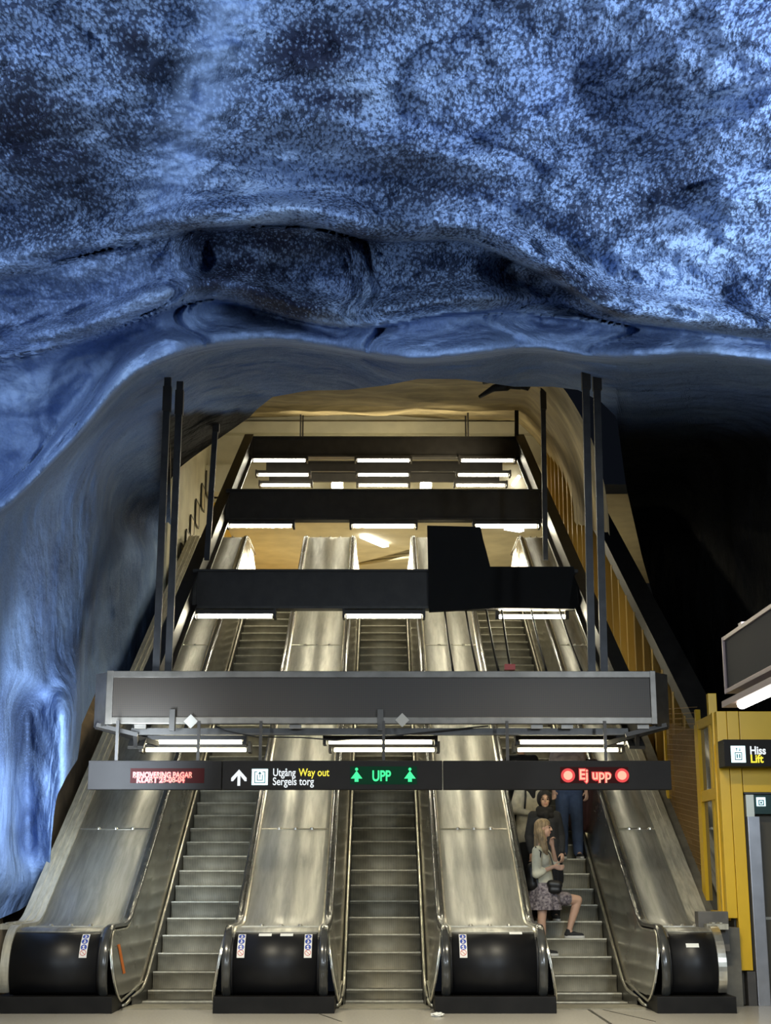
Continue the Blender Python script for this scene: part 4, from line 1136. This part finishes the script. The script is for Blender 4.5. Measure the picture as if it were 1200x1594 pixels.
# poster frames along the left shaft wall
for i, (px, py) in enumerate(((275, 893), (283, 870), (291, 848), (298, 825), (306, 800), (315, 775), (322, 755))):
    d = 4.40 / (abs(ray(px, py).x)); c = Vector((0, 0, CAMZ)) + ray(px, py) * d
    t = thing('poster_frame', 'thin poster frame on the cream shaft wall, %s from the bottom' % ['lowest', 'second', 'third', 'fourth', 'fifth', 'sixth', 'topmost'][i], 'frame', c, 'poster frames on the cream wall')
    bm = BM()
    for (y0, y1, z0, z1) in ((-.3, .3, .27, .3), (-.3, .3, -.3, -.27), (-.3, -.27, -.3, .3), (.27, .3, -.3, .3)): box(bm, c.x, c.x + .03, c.y + y0, c.y + y1, c.z + z0, c.z + z1)
    new_obj('frame', bm, M_STEEL2, t)
    boxo('poster', c.x, c.x + .02, c.y - .28, c.y + .28, c.z - .28, c.z + .28, mat('poster_paper', (.55, .47, .28), .5, 0, .4, 3), t)
# dark broom-like tarp hanging from the rock
bm = BM()
for k, (pa, pb) in enumerate((((752, 596), (800, 590)), ((756, 593), (805, 586)), ((746, 618), (790, 600)), ((760, 610), (810, 598)), ((770, 603), (822, 600)))):
    a = U(*pa, 22.5); b = U(*pb, 22.2); tube(bm, [a, a.lerp(b, .5) + Vector((0, 0, .05)), b], [.03, .06, .09], 6)
tag(new_obj('dark_tarp', bm, M_CABLE, smooth=True), 'ragged dark tarp at the top of the shaft mouth', 'tarp')
# crumpled paper on the floor
p = pyz(681, 1580, .015)
bm = BM(); bmesh.ops.create_icosphere(bm, subdivisions=3, radius=.05)
for v in bm.verts: v.co = Vector((v.co.x * 1.3, v.co.y, v.co.z * .45)) * (1 + .5 * noise.noise(v.co * 40)) + Vector((p.x, p.y, .02))
tag(new_obj('crumpled_paper', bm, M_WHITE), 'crumpled white paper on the floor in front of the middle right drum', 'litter')

# ================================================================== PEOPLE
M_SKIN = mat('skin', (0.66, 0.40, 0.27), 0.55, 0, 0.08, 6)
M_SKIN2 = mat('skin_deeper', (0.50, 0.29, 0.19), 0.55, 0, 0.08, 6)
def cloth(name, col, var=.25, sc_=14): return mat(name, col, .85, 0, var, sc_, .25, 70)
XR = XC + PITCH
def step_at(px, py):
    """the tread of the right escalator whose edge shows at this pixel"""
    r = ray(px, py); k = (0 - CAMZ + (-D0) * math.tan(PI / 6) * -1 * -1) if False else None
    tn = math.tan(PI / 6); lam = (CAMZ + D0 * tn) / (r.y * tn - r.z)
    Y = lam * r.y
    best = None
    for o in E_R.children:
        if o.name.startswith('step'):
            l = o.location
            if best is None or abs(l.y - Y) < abs(best[0] - Y): best = (l.y, l.z)
    return best
def cone_sphere(bm, a, ra, b, rb):
    a, b = Vector(a), Vector(b)
    n = 5; pts = []; rr = []
    t = (b - a); L = t.length
    if L < 1e-5: bmesh.ops.create_icosphere(bm, subdivisions=2, radius=ra, matrix=Matrix.Translation(a)); return
    t.normalize()
    for k in range(n):
        th = PI / 2 * (1 - k / n) ; pts.append(a - t * ra * math.sin(th)); rr.append(max(.0008, ra * math.cos(th)))
    pts.append(a); rr.append(ra); pts.append(b); rr.append(rb)
    for k in range(1, n + 1):
        th = PI / 2 * k / n; pts.append(b + t * rb * math.sin(th)); rr.append(max(.0008, rb * math.cos(th)))
    tube(bm, pts, rr, 12)
def blob(name, segs, m, parent, vox=0.008, sm=4, label=None, ells=()):
    bm = BM()
    for s in segs:
        cone_sphere(bm, *s)
    for (c, rad, rotz, rotx) in ells:
        M = Matrix.Translation(Vector(c)) @ Matrix.Rotation(rotz, 4, 'Z') @ Matrix.Rotation(rotx, 4, 'Y') @ Matrix.Diagonal((*rad, 1))
        bmesh.ops.create_icosphere(bm, subdivisions=3, radius=1, matrix=M)
    me = bpy.data.meshes.new('tmp'); bmesh.ops.recalc_face_normals(bm, faces=bm.faces[:]); bm.to_mesh(me); bm.free()
    o = bpy.data.objects.new('tmp', me); C.objects.link(o)
    rm = o.modifiers.new('r', 'REMESH'); rm.mode = 'VOXEL'; rm.voxel_size = vox
    s_ = o.modifiers.new('s', 'SMOOTH'); s_.iterations = sm; s_.factor = .5
    dg = bpy.context.evaluated_depsgraph_get(); me2 = bpy.data.meshes.new_from_object(o.evaluated_get(dg))
    bpy.data.objects.remove(o); bpy.data.meshes.remove(me)
    me2.materials.clear(); me2.materials.append(m); me2.name = name
    for p in me2.polygons: p.use_smooth = True
    ob = bpy.data.objects.new(name, me2); C.objects.link(ob)
    if parent:
        ob.parent = parent; bpy.context.view_layer.update(); ob.matrix_parent_inverse = parent.matrix_world.inverted()
    if label: ob['label'] = label
    return ob
def hand_segs(wrist, direc, side, curl=.6, s=1.0):
    """palm, four unequal bent fingers and a thumb; direc towards the fingertips, side across the palm towards the thumb"""
    w_ = Vector(wrist); d = Vector(direc).normalized(); t = Vector(side); t = (t - d * t.dot(d)).normalized(); n = d.cross(t)
    out = [(w_, .024 * s, w_ + d * .07 * s + t * .012 * s, .021 * s), (w_, .023 * s, w_ + d * .07 * s - t * .02 * s, .019 * s)]
    for k, L in enumerate((.068, .076, .070, .054)):
        o = w_ + d * .078 * s + t * (.030 - .020 * k) * s
        a = o + (d * math.cos(curl * .5) + n * math.sin(curl * .5)) * L * .42 * s
        b = a + (d * math.cos(curl * 1.4) + n * math.sin(curl * 1.4)) * L * .33 * s
        c = b + (d * math.cos(curl * 2.2) + n * math.sin(curl * 2.2)) * L * .25 * s
        out += [(o, .0092 * s, a, .0085 * s), (a, .0085 * s, b, .0078 * s), (b, .0078 * s, c, .0068 * s)]
    o = w_ + d * .02 * s + t * .022 * s
    a = o + (d * .6 + t * .8 + n * .2).normalized() * .042 * s; b = a + (d * .9 + t * .3 + n * .4).normalized() * .032 * s
    out += [(o, .013 * s, a, .0105 * s), (a, .0105 * s, b, .0085 * s)]
    return out
def head_ells(c, fwd, s=1.0):
    """skull, jaw, cheeks; fwd is the direction of the face"""
    f = Vector(fwd).normalized(); rz = math.atan2(f.y, f.x); up = Vector((0, 0, 1)); r_ = f.cross(up)
    c = Vector(c)
    E = [(c + up * .025 * s - f * .01 * s, (.098 * s, .077 * s, .088 * s), rz, 0), (c - up * .045 * s + f * .028 * s, (.058 * s, .056 * s, .062 * s), rz, 0),
         (c - up * .09 * s + f * .055 * s, (.024 * s, .028 * s, .018 * s), rz, 0)]
    for q in (-1, 1): E.append((c - up * .012 * s + r_ * q * .076 * s - f * .005 * s, (.016 * s, .009 * s, .03 * s), rz, 0)); E.append((c - up * .03 * s + f * .055 * s + r_ * q * .034 * s, (.026 * s, .024 * s, .026 * s), rz, 0))
    S = [(c + f * .088 * s + up * .012 * s, .008 * s, c + f * .104 * s - up * .022 * s, .0125 * s), (c + f * .08 * s - up * .058 * s - r_ * .015 * s, .009 * s, c + f * .08 * s - up * .058 * s + r_ * .015 * s, .009 * s)]
    return S, E
def face_bits(c, fwd, parent, s=1.0, lip=(.45, .13, .10)):
    f = Vector(fwd).normalized(); up = Vector((0, 0, 1)); r_ = f.cross(up); c = Vector(c)
    bm = BM()
    for q in (-1, 1): bmesh.ops.create_icosphere(bm, subdivisions=2, radius=.011 * s, matrix=Matrix.Translation(c + f * .079 * s + r_ * q * .031 * s + up * .005 * s))
    new_obj('eyes', bm, mat('eye_dark', (.02, .015, .012), .2), parent, smooth=True)
    bm = BM()
    for q in (-1, 1): tube(bm, [c + f * .086 * s + r_ * q * .016 * s + up * .026 * s, c + f * .083 * s + r_ * q * .034 * s + up * .032 * s, c + f * .068 * s + r_ * q * .050 * s + up * .026 * s], .0042 * s, 6)
    new_obj('eyebrows', bm, mat('brow_dark', (.05, .03, .02), .8), parent)
    bm = BM(); cone_sphere(bm, c + f * .088 * s - up * .058 * s - r_ * .016 * s, .005 * s, c + f * .088 * s - up * .058 * s + r_ * .016 * s, .005 * s)
    new_obj('mouth', bm, mat('lips', lip, .5), parent, smooth=True)
def shoe(parent, heel, toe, m_up, sole=(.7, .68, .62), label=None):
    heel, toe = Vector(heel), Vector(toe); d = (toe - heel); L = d.length; d.normalize(); s_ = d.cross(Vector((0, 0, 1)))
    up = Vector((0, 0, 1))
    sh = blob('shoe', [(heel + d * .03 + up * .045, .035, heel + d * .12 + up * .045, .038), (heel + d * .1 + up * .043, .038, toe - d * .035 + up * .032, .030), (heel + d * .035 + up * .05, .034, heel + d * .05 + up * .085, .036)], m_up, parent, .008, 3, label)
    bm = BM(); n = 20; P = []
    for k in range(n):
        a = 2 * PI * k / n; u = math.cos(a); v = math.sin(a)
        P.append(heel + d * (L / 2 + u * (L / 2 + .004)) + s_ * v * (.046 if u > 0 else .039))
    lo = [bm.verts.new(p) for p in P]; hi = [bm.verts.new(p + up * .028) for p in P]
    bm.faces.new(lo[::-1]); bm.faces.new(hi)
    for k in range(n): bm.faces.new((lo[k], lo[(k + 1) % n], hi[(k + 1) % n], hi[k]))
    new_obj('sole', bm, mat('sole_%d' % int(sole[0] * 100), sole, .6), sh)
def loft(name, rings, m, parent, seg=28, ruffle=0.0, nr=10, thick=.006, label=None):
    """cloth tube through elliptical rings (centre, rx, ry), open below"""
    bm = BM(); pv = None
    for i, (c, rx, ry) in enumerate(rings):
        c = Vector(c); q = []
        t = i / (len(rings) - 1)
        for k in range(seg * 2):
            a = PI * k / seg; rf = 1 + ruffle * t * math.sin(a * nr + i * .3)
            q.append(bm.verts.new(c + Vector((rx * rf * math.cos(a), ry * rf * math.sin(a), 0))))
        if pv:
            for k in range(seg * 2): bm.faces.new((pv[k], pv[(k + 1) % (seg * 2)], q[(k + 1) % (seg * 2)], q[k]))
        pv = q
    o = new_obj(name, bm, m, parent, smooth=True)
    if label: o['label'] = label
    return o

def woman_profile():
    Ya, za = step_at(858, 1491); Yb, zb = step_at(880, 1463)
    Ya += .17; Yb += .14
    if Yb - Ya < .1: Yb = Ya + .35
    Ym = Ya + .10
    J = lambda px, py, dy=0: U(px, py, Ym + dy)
    base = U(852, 1440, Ym); base.z = za
    t = thing('person', 'young woman in cream sweater and short patterned skirt, hand at her mouth', 'person', base, 'people riding the right escalator')
    hc = J(846, 1289); hc.z -= .0
    fw = (1, -.18, 0)
    S, E = head_ells(hc, fw)
    nk = J(843, 1314); sn = J(836, 1325, -.16); sf = J(846, 1325, .16)
    chest = J(842, 1338); waist = J(845, 1366); pel = J(847, 1390)
    en = J(835, 1360, -.24); hn = J(862, 1349, -.20)
    ef = J(865, 1346, .10); hf = J(860, 1318, .02)
    hipn = J(845, 1396, -.08); hipf = J(851, 1396, .09)
    # standing leg and raised leg
    an = Vector((U(844, 1480, Ya).x, Ya, za + .10)); kn = U(843, 1434, Ya - .03)
    af = Vector((U(886, 1450, Yb).x, Yb, zb + .10)); kf = U(899, 1401, Yb - .0)
    body = S + [(nk, .052, hc - Vector((0, 0, .07)), .048), (nk, .06, chest, .10), (sn, .05, sf, .05), (chest + Vector((0, -.05, 0)), .10, chest + Vector((0, .05, 0)), .10), (chest, .11, waist, .095), (waist, .095, pel, .115),
                (hipn, .085, hipf, .085), (hipn, .078, kn, .052), (kn, .054, kn.lerp(an, .35), .055), (kn.lerp(an, .35), .055, an, .035), (an, .036, an + Vector((.04, 0, -.05)), .035), (an + Vector((-.02, 0, -.06)), .03, an + Vector((.11, 0, -.07)), .024),
                (hipf, .09, kf, .060), (kf, .060, kf.lerp(af, .35), .056), (kf.lerp(af, .35), .056, af, .035), (af + Vector((-.02, 0, -.06)), .03, af + Vector((.11, 0, -.07)), .024), (af, .036, af + Vector((.02, 0, -.05)), .035),
                (sn, .046, en, .036), (en, .036, hn, .024), (sf, .046, ef, .036), (ef, .036, hf, .024)]
    body += hand_segs(hn, (1, .1, -.15), (0, .3, 1), .7) + hand_segs(hf, (-.15, -.1, 1), (-.6, -.6, 0), .8)
    b = blob('body', body, M_SKIN, t, .0075, 3, None, E)
    face_bits(hc, fw, t)
    # hair
    hair_m = mat('blonde_hair', (.40, .28, .15), .55, 0, .55, 6, .5, 40, stretch=(8, 8, 1))
    f = Vector(fw).normalized(); back = -f
    blob('hair', [(hc + back * .03 + Vector((0, 0, .03)), .092, hc + back * .055 - Vector((0, 0, .06)), .075), (hc + back * .05 + Vector((0, -.05, -.04)), .055, J(848, 1322, -.13), .045), (J(848, 1322, -.13), .045, J(851, 1329, -.13), .022),
                  (hc + back * .05 + Vector((0, .02, -.06)), .07, J(838, 1320, .02), .06)], hair_m, t, .008, 3, None,
         [(hc + Vector((0, 0, .045)) + back * .018, (.105, .086, .078), math.atan2(f.y, f.x), -.15)])
    sw = cloth('cream_knit', (.66, .63, .48), .18, 10)
    blob('sweater', [(nk + Vector((0, 0, -.03)), .066, chest, .12), (sn, .066, sf, .066), (chest + Vector((0, -.05, 0)), .118, chest + Vector((0, .05, 0)), .118), (chest, .125, waist, .125), (waist, .13, J(846, 1388), .145),
                     (sn, .068, en, .060), (en, .062, en.lerp(hn, .35), .050), (sf, .064, ef, .056)], sw, t, .010, 6)
    sk = mat('patterned_skirt', (.36, .31, .31), .85, 0, .85, 30, .2, 60, col2=(.07, .055, .07))
    loft('skirt', [(J(847, 1374), .15, .15), (J(846, 1390), .19, .20), (J(845, 1404), .215, .225), (J(844, 1416), .235, .235)], sk, t, ruffle=.09, nr=9)
    blob('skirt_flap', [(hipf, .11, hipf.lerp(kf, .62), .088)], sk, t, .01, 4)
    bk = mat('black_leather', (.015, .014, .014), .45, 0, .3, 8)
    bp = J(828, 1364, -.02)
    blob('backpack', [(bp + Vector((0, -.05, .10)), .07, bp + Vector((0, -.05, -.10)), .085), (bp + Vector((0, .06, .10)), .07, bp + Vector((0, .06, -.10)), .085)], bk, t, .01, 5)
    bm = BM(); tube(bm, [bp + Vector((0, -.1, .14)), J(834, 1318, -.2), J(842, 1326, -.225), J(838, 1350, -.23), J(832, 1372, -.2)], .011, 6); new_obj('backpack_strap', bm, bk, t, smooth=True)
    bm = BM(); p_ = J(835, 1365, -.17); q_ = J(837, 1380, -.17); bar(bm, p_, q_, .02, .012); new_obj('hanging_strap', bm, bk, t)
    hb = J(864, 1380, -.19)
    blob('shoulder_bag', [(hb + Vector((-.05, 0, .03)), .055, hb + Vector((.04, 0, .02)), .055), (hb + Vector((-.04, 0, -.04)), .05, hb + Vector((.035, 0, -.04)), .05)], bk, t, .01, 4)
    bm = BM(); tube(bm, [hb + Vector((.03, .0, .05)), J(862, 1350, -.17), J(856, 1330, -.16), J(846, 1318, -.1)], .007, 6); new_obj('bag_strap', bm, bk, t, smooth=True)
    shm = cloth('black_canvas', (.03, .03, .03))
    shoe(t, (an.x - .05, Ya, za), (an.x + .20, Ya - .02, za), shm)
    shoe(t, (af.x - .06, Yb, zb), (af.x + .19, Yb - .02, zb), shm)
    return t

def standing(px, pyfoot, height, label, top_col, leg_col, hair, skin=M_SKIN, yaw=0.0, coat_len=.0, sleeve=None, hood=None, shoes=(.03, .03, .03), sole=(.6, .58, .52), arms='down', build=1.0, scarf=None, dy=.17, extra=None, skirt=None):
    Y, z = step_at(px, pyfoot); Y += dy
    x = U(px, pyfoot, Y).x
    t = thing('person', label, 'person', (x, Y, z), 'people riding the right escalator')
    R_ = Matrix.Rotation(yaw, 3, 'Z'); B = Vector((x, Y, z)); s = height / 1.70
    W = lambda r, f, u: B + R_ @ Vector((r * s, -f * s, u * s))
    f = R_ @ Vector((0, -1, 0))
    hc = W(0, .01, 1.585)
    S, E = head_ells(hc, f, s)
    hipL, hipR = W(-.085, 0, .88), W(.085, 0, .88); kL, kR = W(-.10, .03, .48), W(.10, .02, .48); aL, aR = W(-.10, 0, .09), W(.11, .0, .09)
    shL, shR = W(-.17 * build, 0, 1.37), W(.17 * build, 0, 1.37)
    if arms == 'down':
        eL, eR = W(-.235 * build, -.02, 1.10), W(.235 * build, -.02, 1.10); hL, hR = W(-.22 * build, .09, .88), W(.22 * build, .09, .88); dL = dR = R_ @ Vector((0, -.3, -1))
    elif arms == 'front':
        eL, eR = W(-.26 * build, .0, 1.10), W(.24 * build, .0, 1.10); hL, hR = W(-.08, .20, 1.06), W(.08, .20, 1.03); dL = R_ @ Vector((1, -.3, 0)); dR = R_ @ Vector((-1, -.3, 0))
    else:  # one arm on the handrail
        eL, eR = W(-.22 * build, .0, 1.10), W(.30 * build, .02, 1.13); hL, hR = W(-.20, .10, .90), W(.38, .20, 1.02); dL = R_ @ Vector((0, -.3, -1)); dR = R_ @ Vector((.2, -1, -.2))
    ch = W(0, .01, 1.28); wa = W(0, .01, 1.05); pe = W(0, 0, .93)
    body = S + [(W(0, -.01, 1.42), .055 * s, W(0, 0, 1.52), .050 * s), (shL, .05 * s, shR, .05 * s), (W(-.07, 0, 1.28), .10 * s, W(.07, 0, 1.28), .10 * s), (ch, .11 * s, wa, .10 * s), (wa, .11 * s, pe, .12 * s), (hipL, .095 * s, hipR, .095 * s),
                (hipL, .09 * s, kL, .056 * s), (kL, .057 * s, kL.lerp(aL, .35), .056 * s), (kL.lerp(aL, .35), .056 * s, aL, .037 * s), (hipR, .09 * s, kR, .056 * s), (kR, .057 * s, kR.lerp(aR, .35), .056 * s), (kR.lerp(aR, .35), .056 * s, aR, .037 * s),
                (aL, .036 * s, W(-.105, .1, .035), .026 * s), (aR, .036 * s, W(.115, .1, .035), .026 * s), (shL, .047 * s, eL, .037 * s), (eL, .037 * s, hL, .025 * s), (shR, .047 * s, eR, .037 * s), (eR, .037 * s, hR, .025 * s)]
    body += hand_segs(hL, dL, R_ @ Vector((.6, -.6, .3)), .6, s) + hand_segs(hR, dR, R_ @ Vector((-.6, -.6, .3)), .6, s)
    blob('body', body, skin, t, .0085, 3, None, E)
    face_bits(hc, f, t, s)
    # trousers
    lm = cloth('trouser_%s' % label[:14].replace(' ', '_'), leg_col)
    blob('trousers', [(hipL, .115 * s, hipR, .115 * s), (wa.lerp(pe, .6), .12 * s, pe, .125 * s), (hipL, .108 * s, kL, .082 * s), (kL, .082 * s, aL + Vector((0, 0, .0)), .068 * s), (hipR, .108 * s, kR, .082 * s), (kR, .082 * s, aR, .068 * s)], lm, t, .010, 5)
    tm = cloth('top_%s' % label[:14].replace(' ', '_'), top_col)
    low = W(0, 0, 1.0 - coat_len)
    segs = [(W(0, -.01, 1.40), .068 * s, ch, .12 * s), (shL, .068 * s, shR, .068 * s), (W(-.075 * build, 0, 1.28), .122 * s, W(.075 * build, 0, 1.28), .122 * s), (W(-.05, 0, 1.25), .125 * s, W(-.06, 0, .98), .13 * s), (W(.05, 0, 1.25), .125 * s, W(.06, 0, .98), .13 * s)]
    if coat_len > .1: segs += [(W(-.07, 0, 1.0), .14 * s, W(-.09, 0, 1.0 - coat_len), .15 * s), (W(.07, 0, 1.0), .14 * s, W(.09, 0, 1.0 - coat_len), .15 * s)]
    full = sleeve != 'short'
    for a, b_, c in ((shL, eL, hL), (shR, eR, hR)):
        segs.append((a, .070 * s, b_, .060 * s))
        if full: segs.append((b_, .060 * s, b_.lerp(c, .92), .045 * s))
    blob('top', segs, tm, t, .010, 6)
    if hood is not None:
        hm = cloth('headscarf_%d' % int(hood[0] * 1000), hood)
        up = Vector((0, 0, 1))
        # scarf: a shell open at the face
        bm = BM(); rz = math.atan2(f.y, f.x)
        M = Matrix.Translation(hc + up * .015 * s - f * .012 * s) @ Matrix.Rotation(rz, 4, 'Z') @ Matrix.Diagonal((.118 * s, .102 * s, .128 * s, 1))
        bmesh.ops.create_icosphere(bm, subdivisions=5, radius=1, matrix=M)
        dele = [v for v in bm.verts if (v.co - hc).dot(f) > .045 * s and ((v.co - hc).dot(f.cross(up)) / (.064 * s)) ** 2 + (((v.co - hc).z + .015 * s) / (.082 * s)) ** 2 < 1]
        bmesh.ops.delete(bm, geom=dele, context='VERTS')
        new_obj('headscarf', bm, hm, t, smooth=True)
        blob('scarf_fold', [(W(-.06, .05, 1.44), .06 * s, W(.06, .05, 1.44), .06 * s), (W(-.05, -.04, 1.45), .065 * s, W(.05, -.04, 1.45), .065 * s), (W(-.07, .07, 1.39), .05 * s, W(.07, .07, 1.37), .05 * s), (W(0, .09, 1.38), .06 * s, W(0, .10, 1.30), .03 * s)], hm, t, .009, 5)
    elif hair is not None:
        hm = mat('hair_%d' % int(hair[0] * 1000), hair, .6, 0, .4, 10, .4, 60)
        rz = math.atan2(f.y, f.x)
        blob('hair', [(hc - f * .03 * s + Vector((0, 0, .05 * s)), .088 * s, hc - f * .045 * s - Vector((0, 0, .03 * s)), .072 * s)], hm, t, .009, 3, None, [(hc + Vector((0, 0, .055 * s)) - f * .012 * s, (.104 * s, .086 * s, .075 * s), rz, 0)])
    if scarf is not None:
        blob('scarf', [(W(-.06, .06, 1.43), .055 * s, W(.06, .06, 1.43), .055 * s), (W(0, .09, 1.40), .065 * s, W(.01, .11, 1.30), .035 * s)], cloth('scarf_dark', scarf), t, .009, 4)
    shm = cloth('shoe_%d' % int(shoes[0] * 100), shoes)
    for q in (-1, 1): 
        h_ = W(.105 * q, -.05, 0); t__ = W(.12 * q, .20, 0); h_.z = t__.z = z
        shoe(t, h_, t__, shm, sole)
    return t, W
woman_profile()
p2, W2 = standing(852, 1437, 1.66, 'woman in black headscarf and long charcoal coat, facing the camera behind the woman in cream', (.020, .021, .024), (.012, .012, .013), None, hood=(.013, .012, .013), coat_len=.45, arms='down', yaw=.05, build=.94)
p3, W3 = standing(828, 1387, 1.60, 'person in cream jacket with a black scarf, at left behind the headscarf woman', (.60, .55, .42), (.012, .012, .013), (.02, .015, .012), scarf=(.008, .008, .008), arms='front', yaw=.25, coat_len=.25, sole=(.3, .3, .28))
bm = BM(); tube(bm, [W3(-.10, .10, 1.42), W3(-.12, .155, 1.30), W3(-.14, .16, 1.12)], .014, 6)
new_obj('bag_strap', bm, MATS['black_leather'], p3, smooth=True)
p4, W4 = standing(888, 1340, 1.80, 'man in blue jeans and pale t-shirt, upper body behind the right hanging sign', (.52, .42, .42), (.055, .085, .16), (.02, .016, .014), sleeve='short', yaw=.1, sole=(.6, .58, .54))
p5, W5 = standing(912, 1338, 1.66, 'person in long dark maroon coat at the right handrail, beside the man in jeans', (.045, .012, .010), (.012, .012, .013), (.02, .014, .012), skin=M_SKIN2, arms='rail', yaw=.1, sole=(.05, .05, .05), coat_len=.5, dy=.3)
p6, W6 = standing(815, 1340, 1.72, 'person all in black at the left side of the right escalator, mostly behind the sign', (.010, .010, .011), (.010, .010, .010), (.015, .012, .010), arms='down', yaw=-.2, sole=(.05, .05, .05))
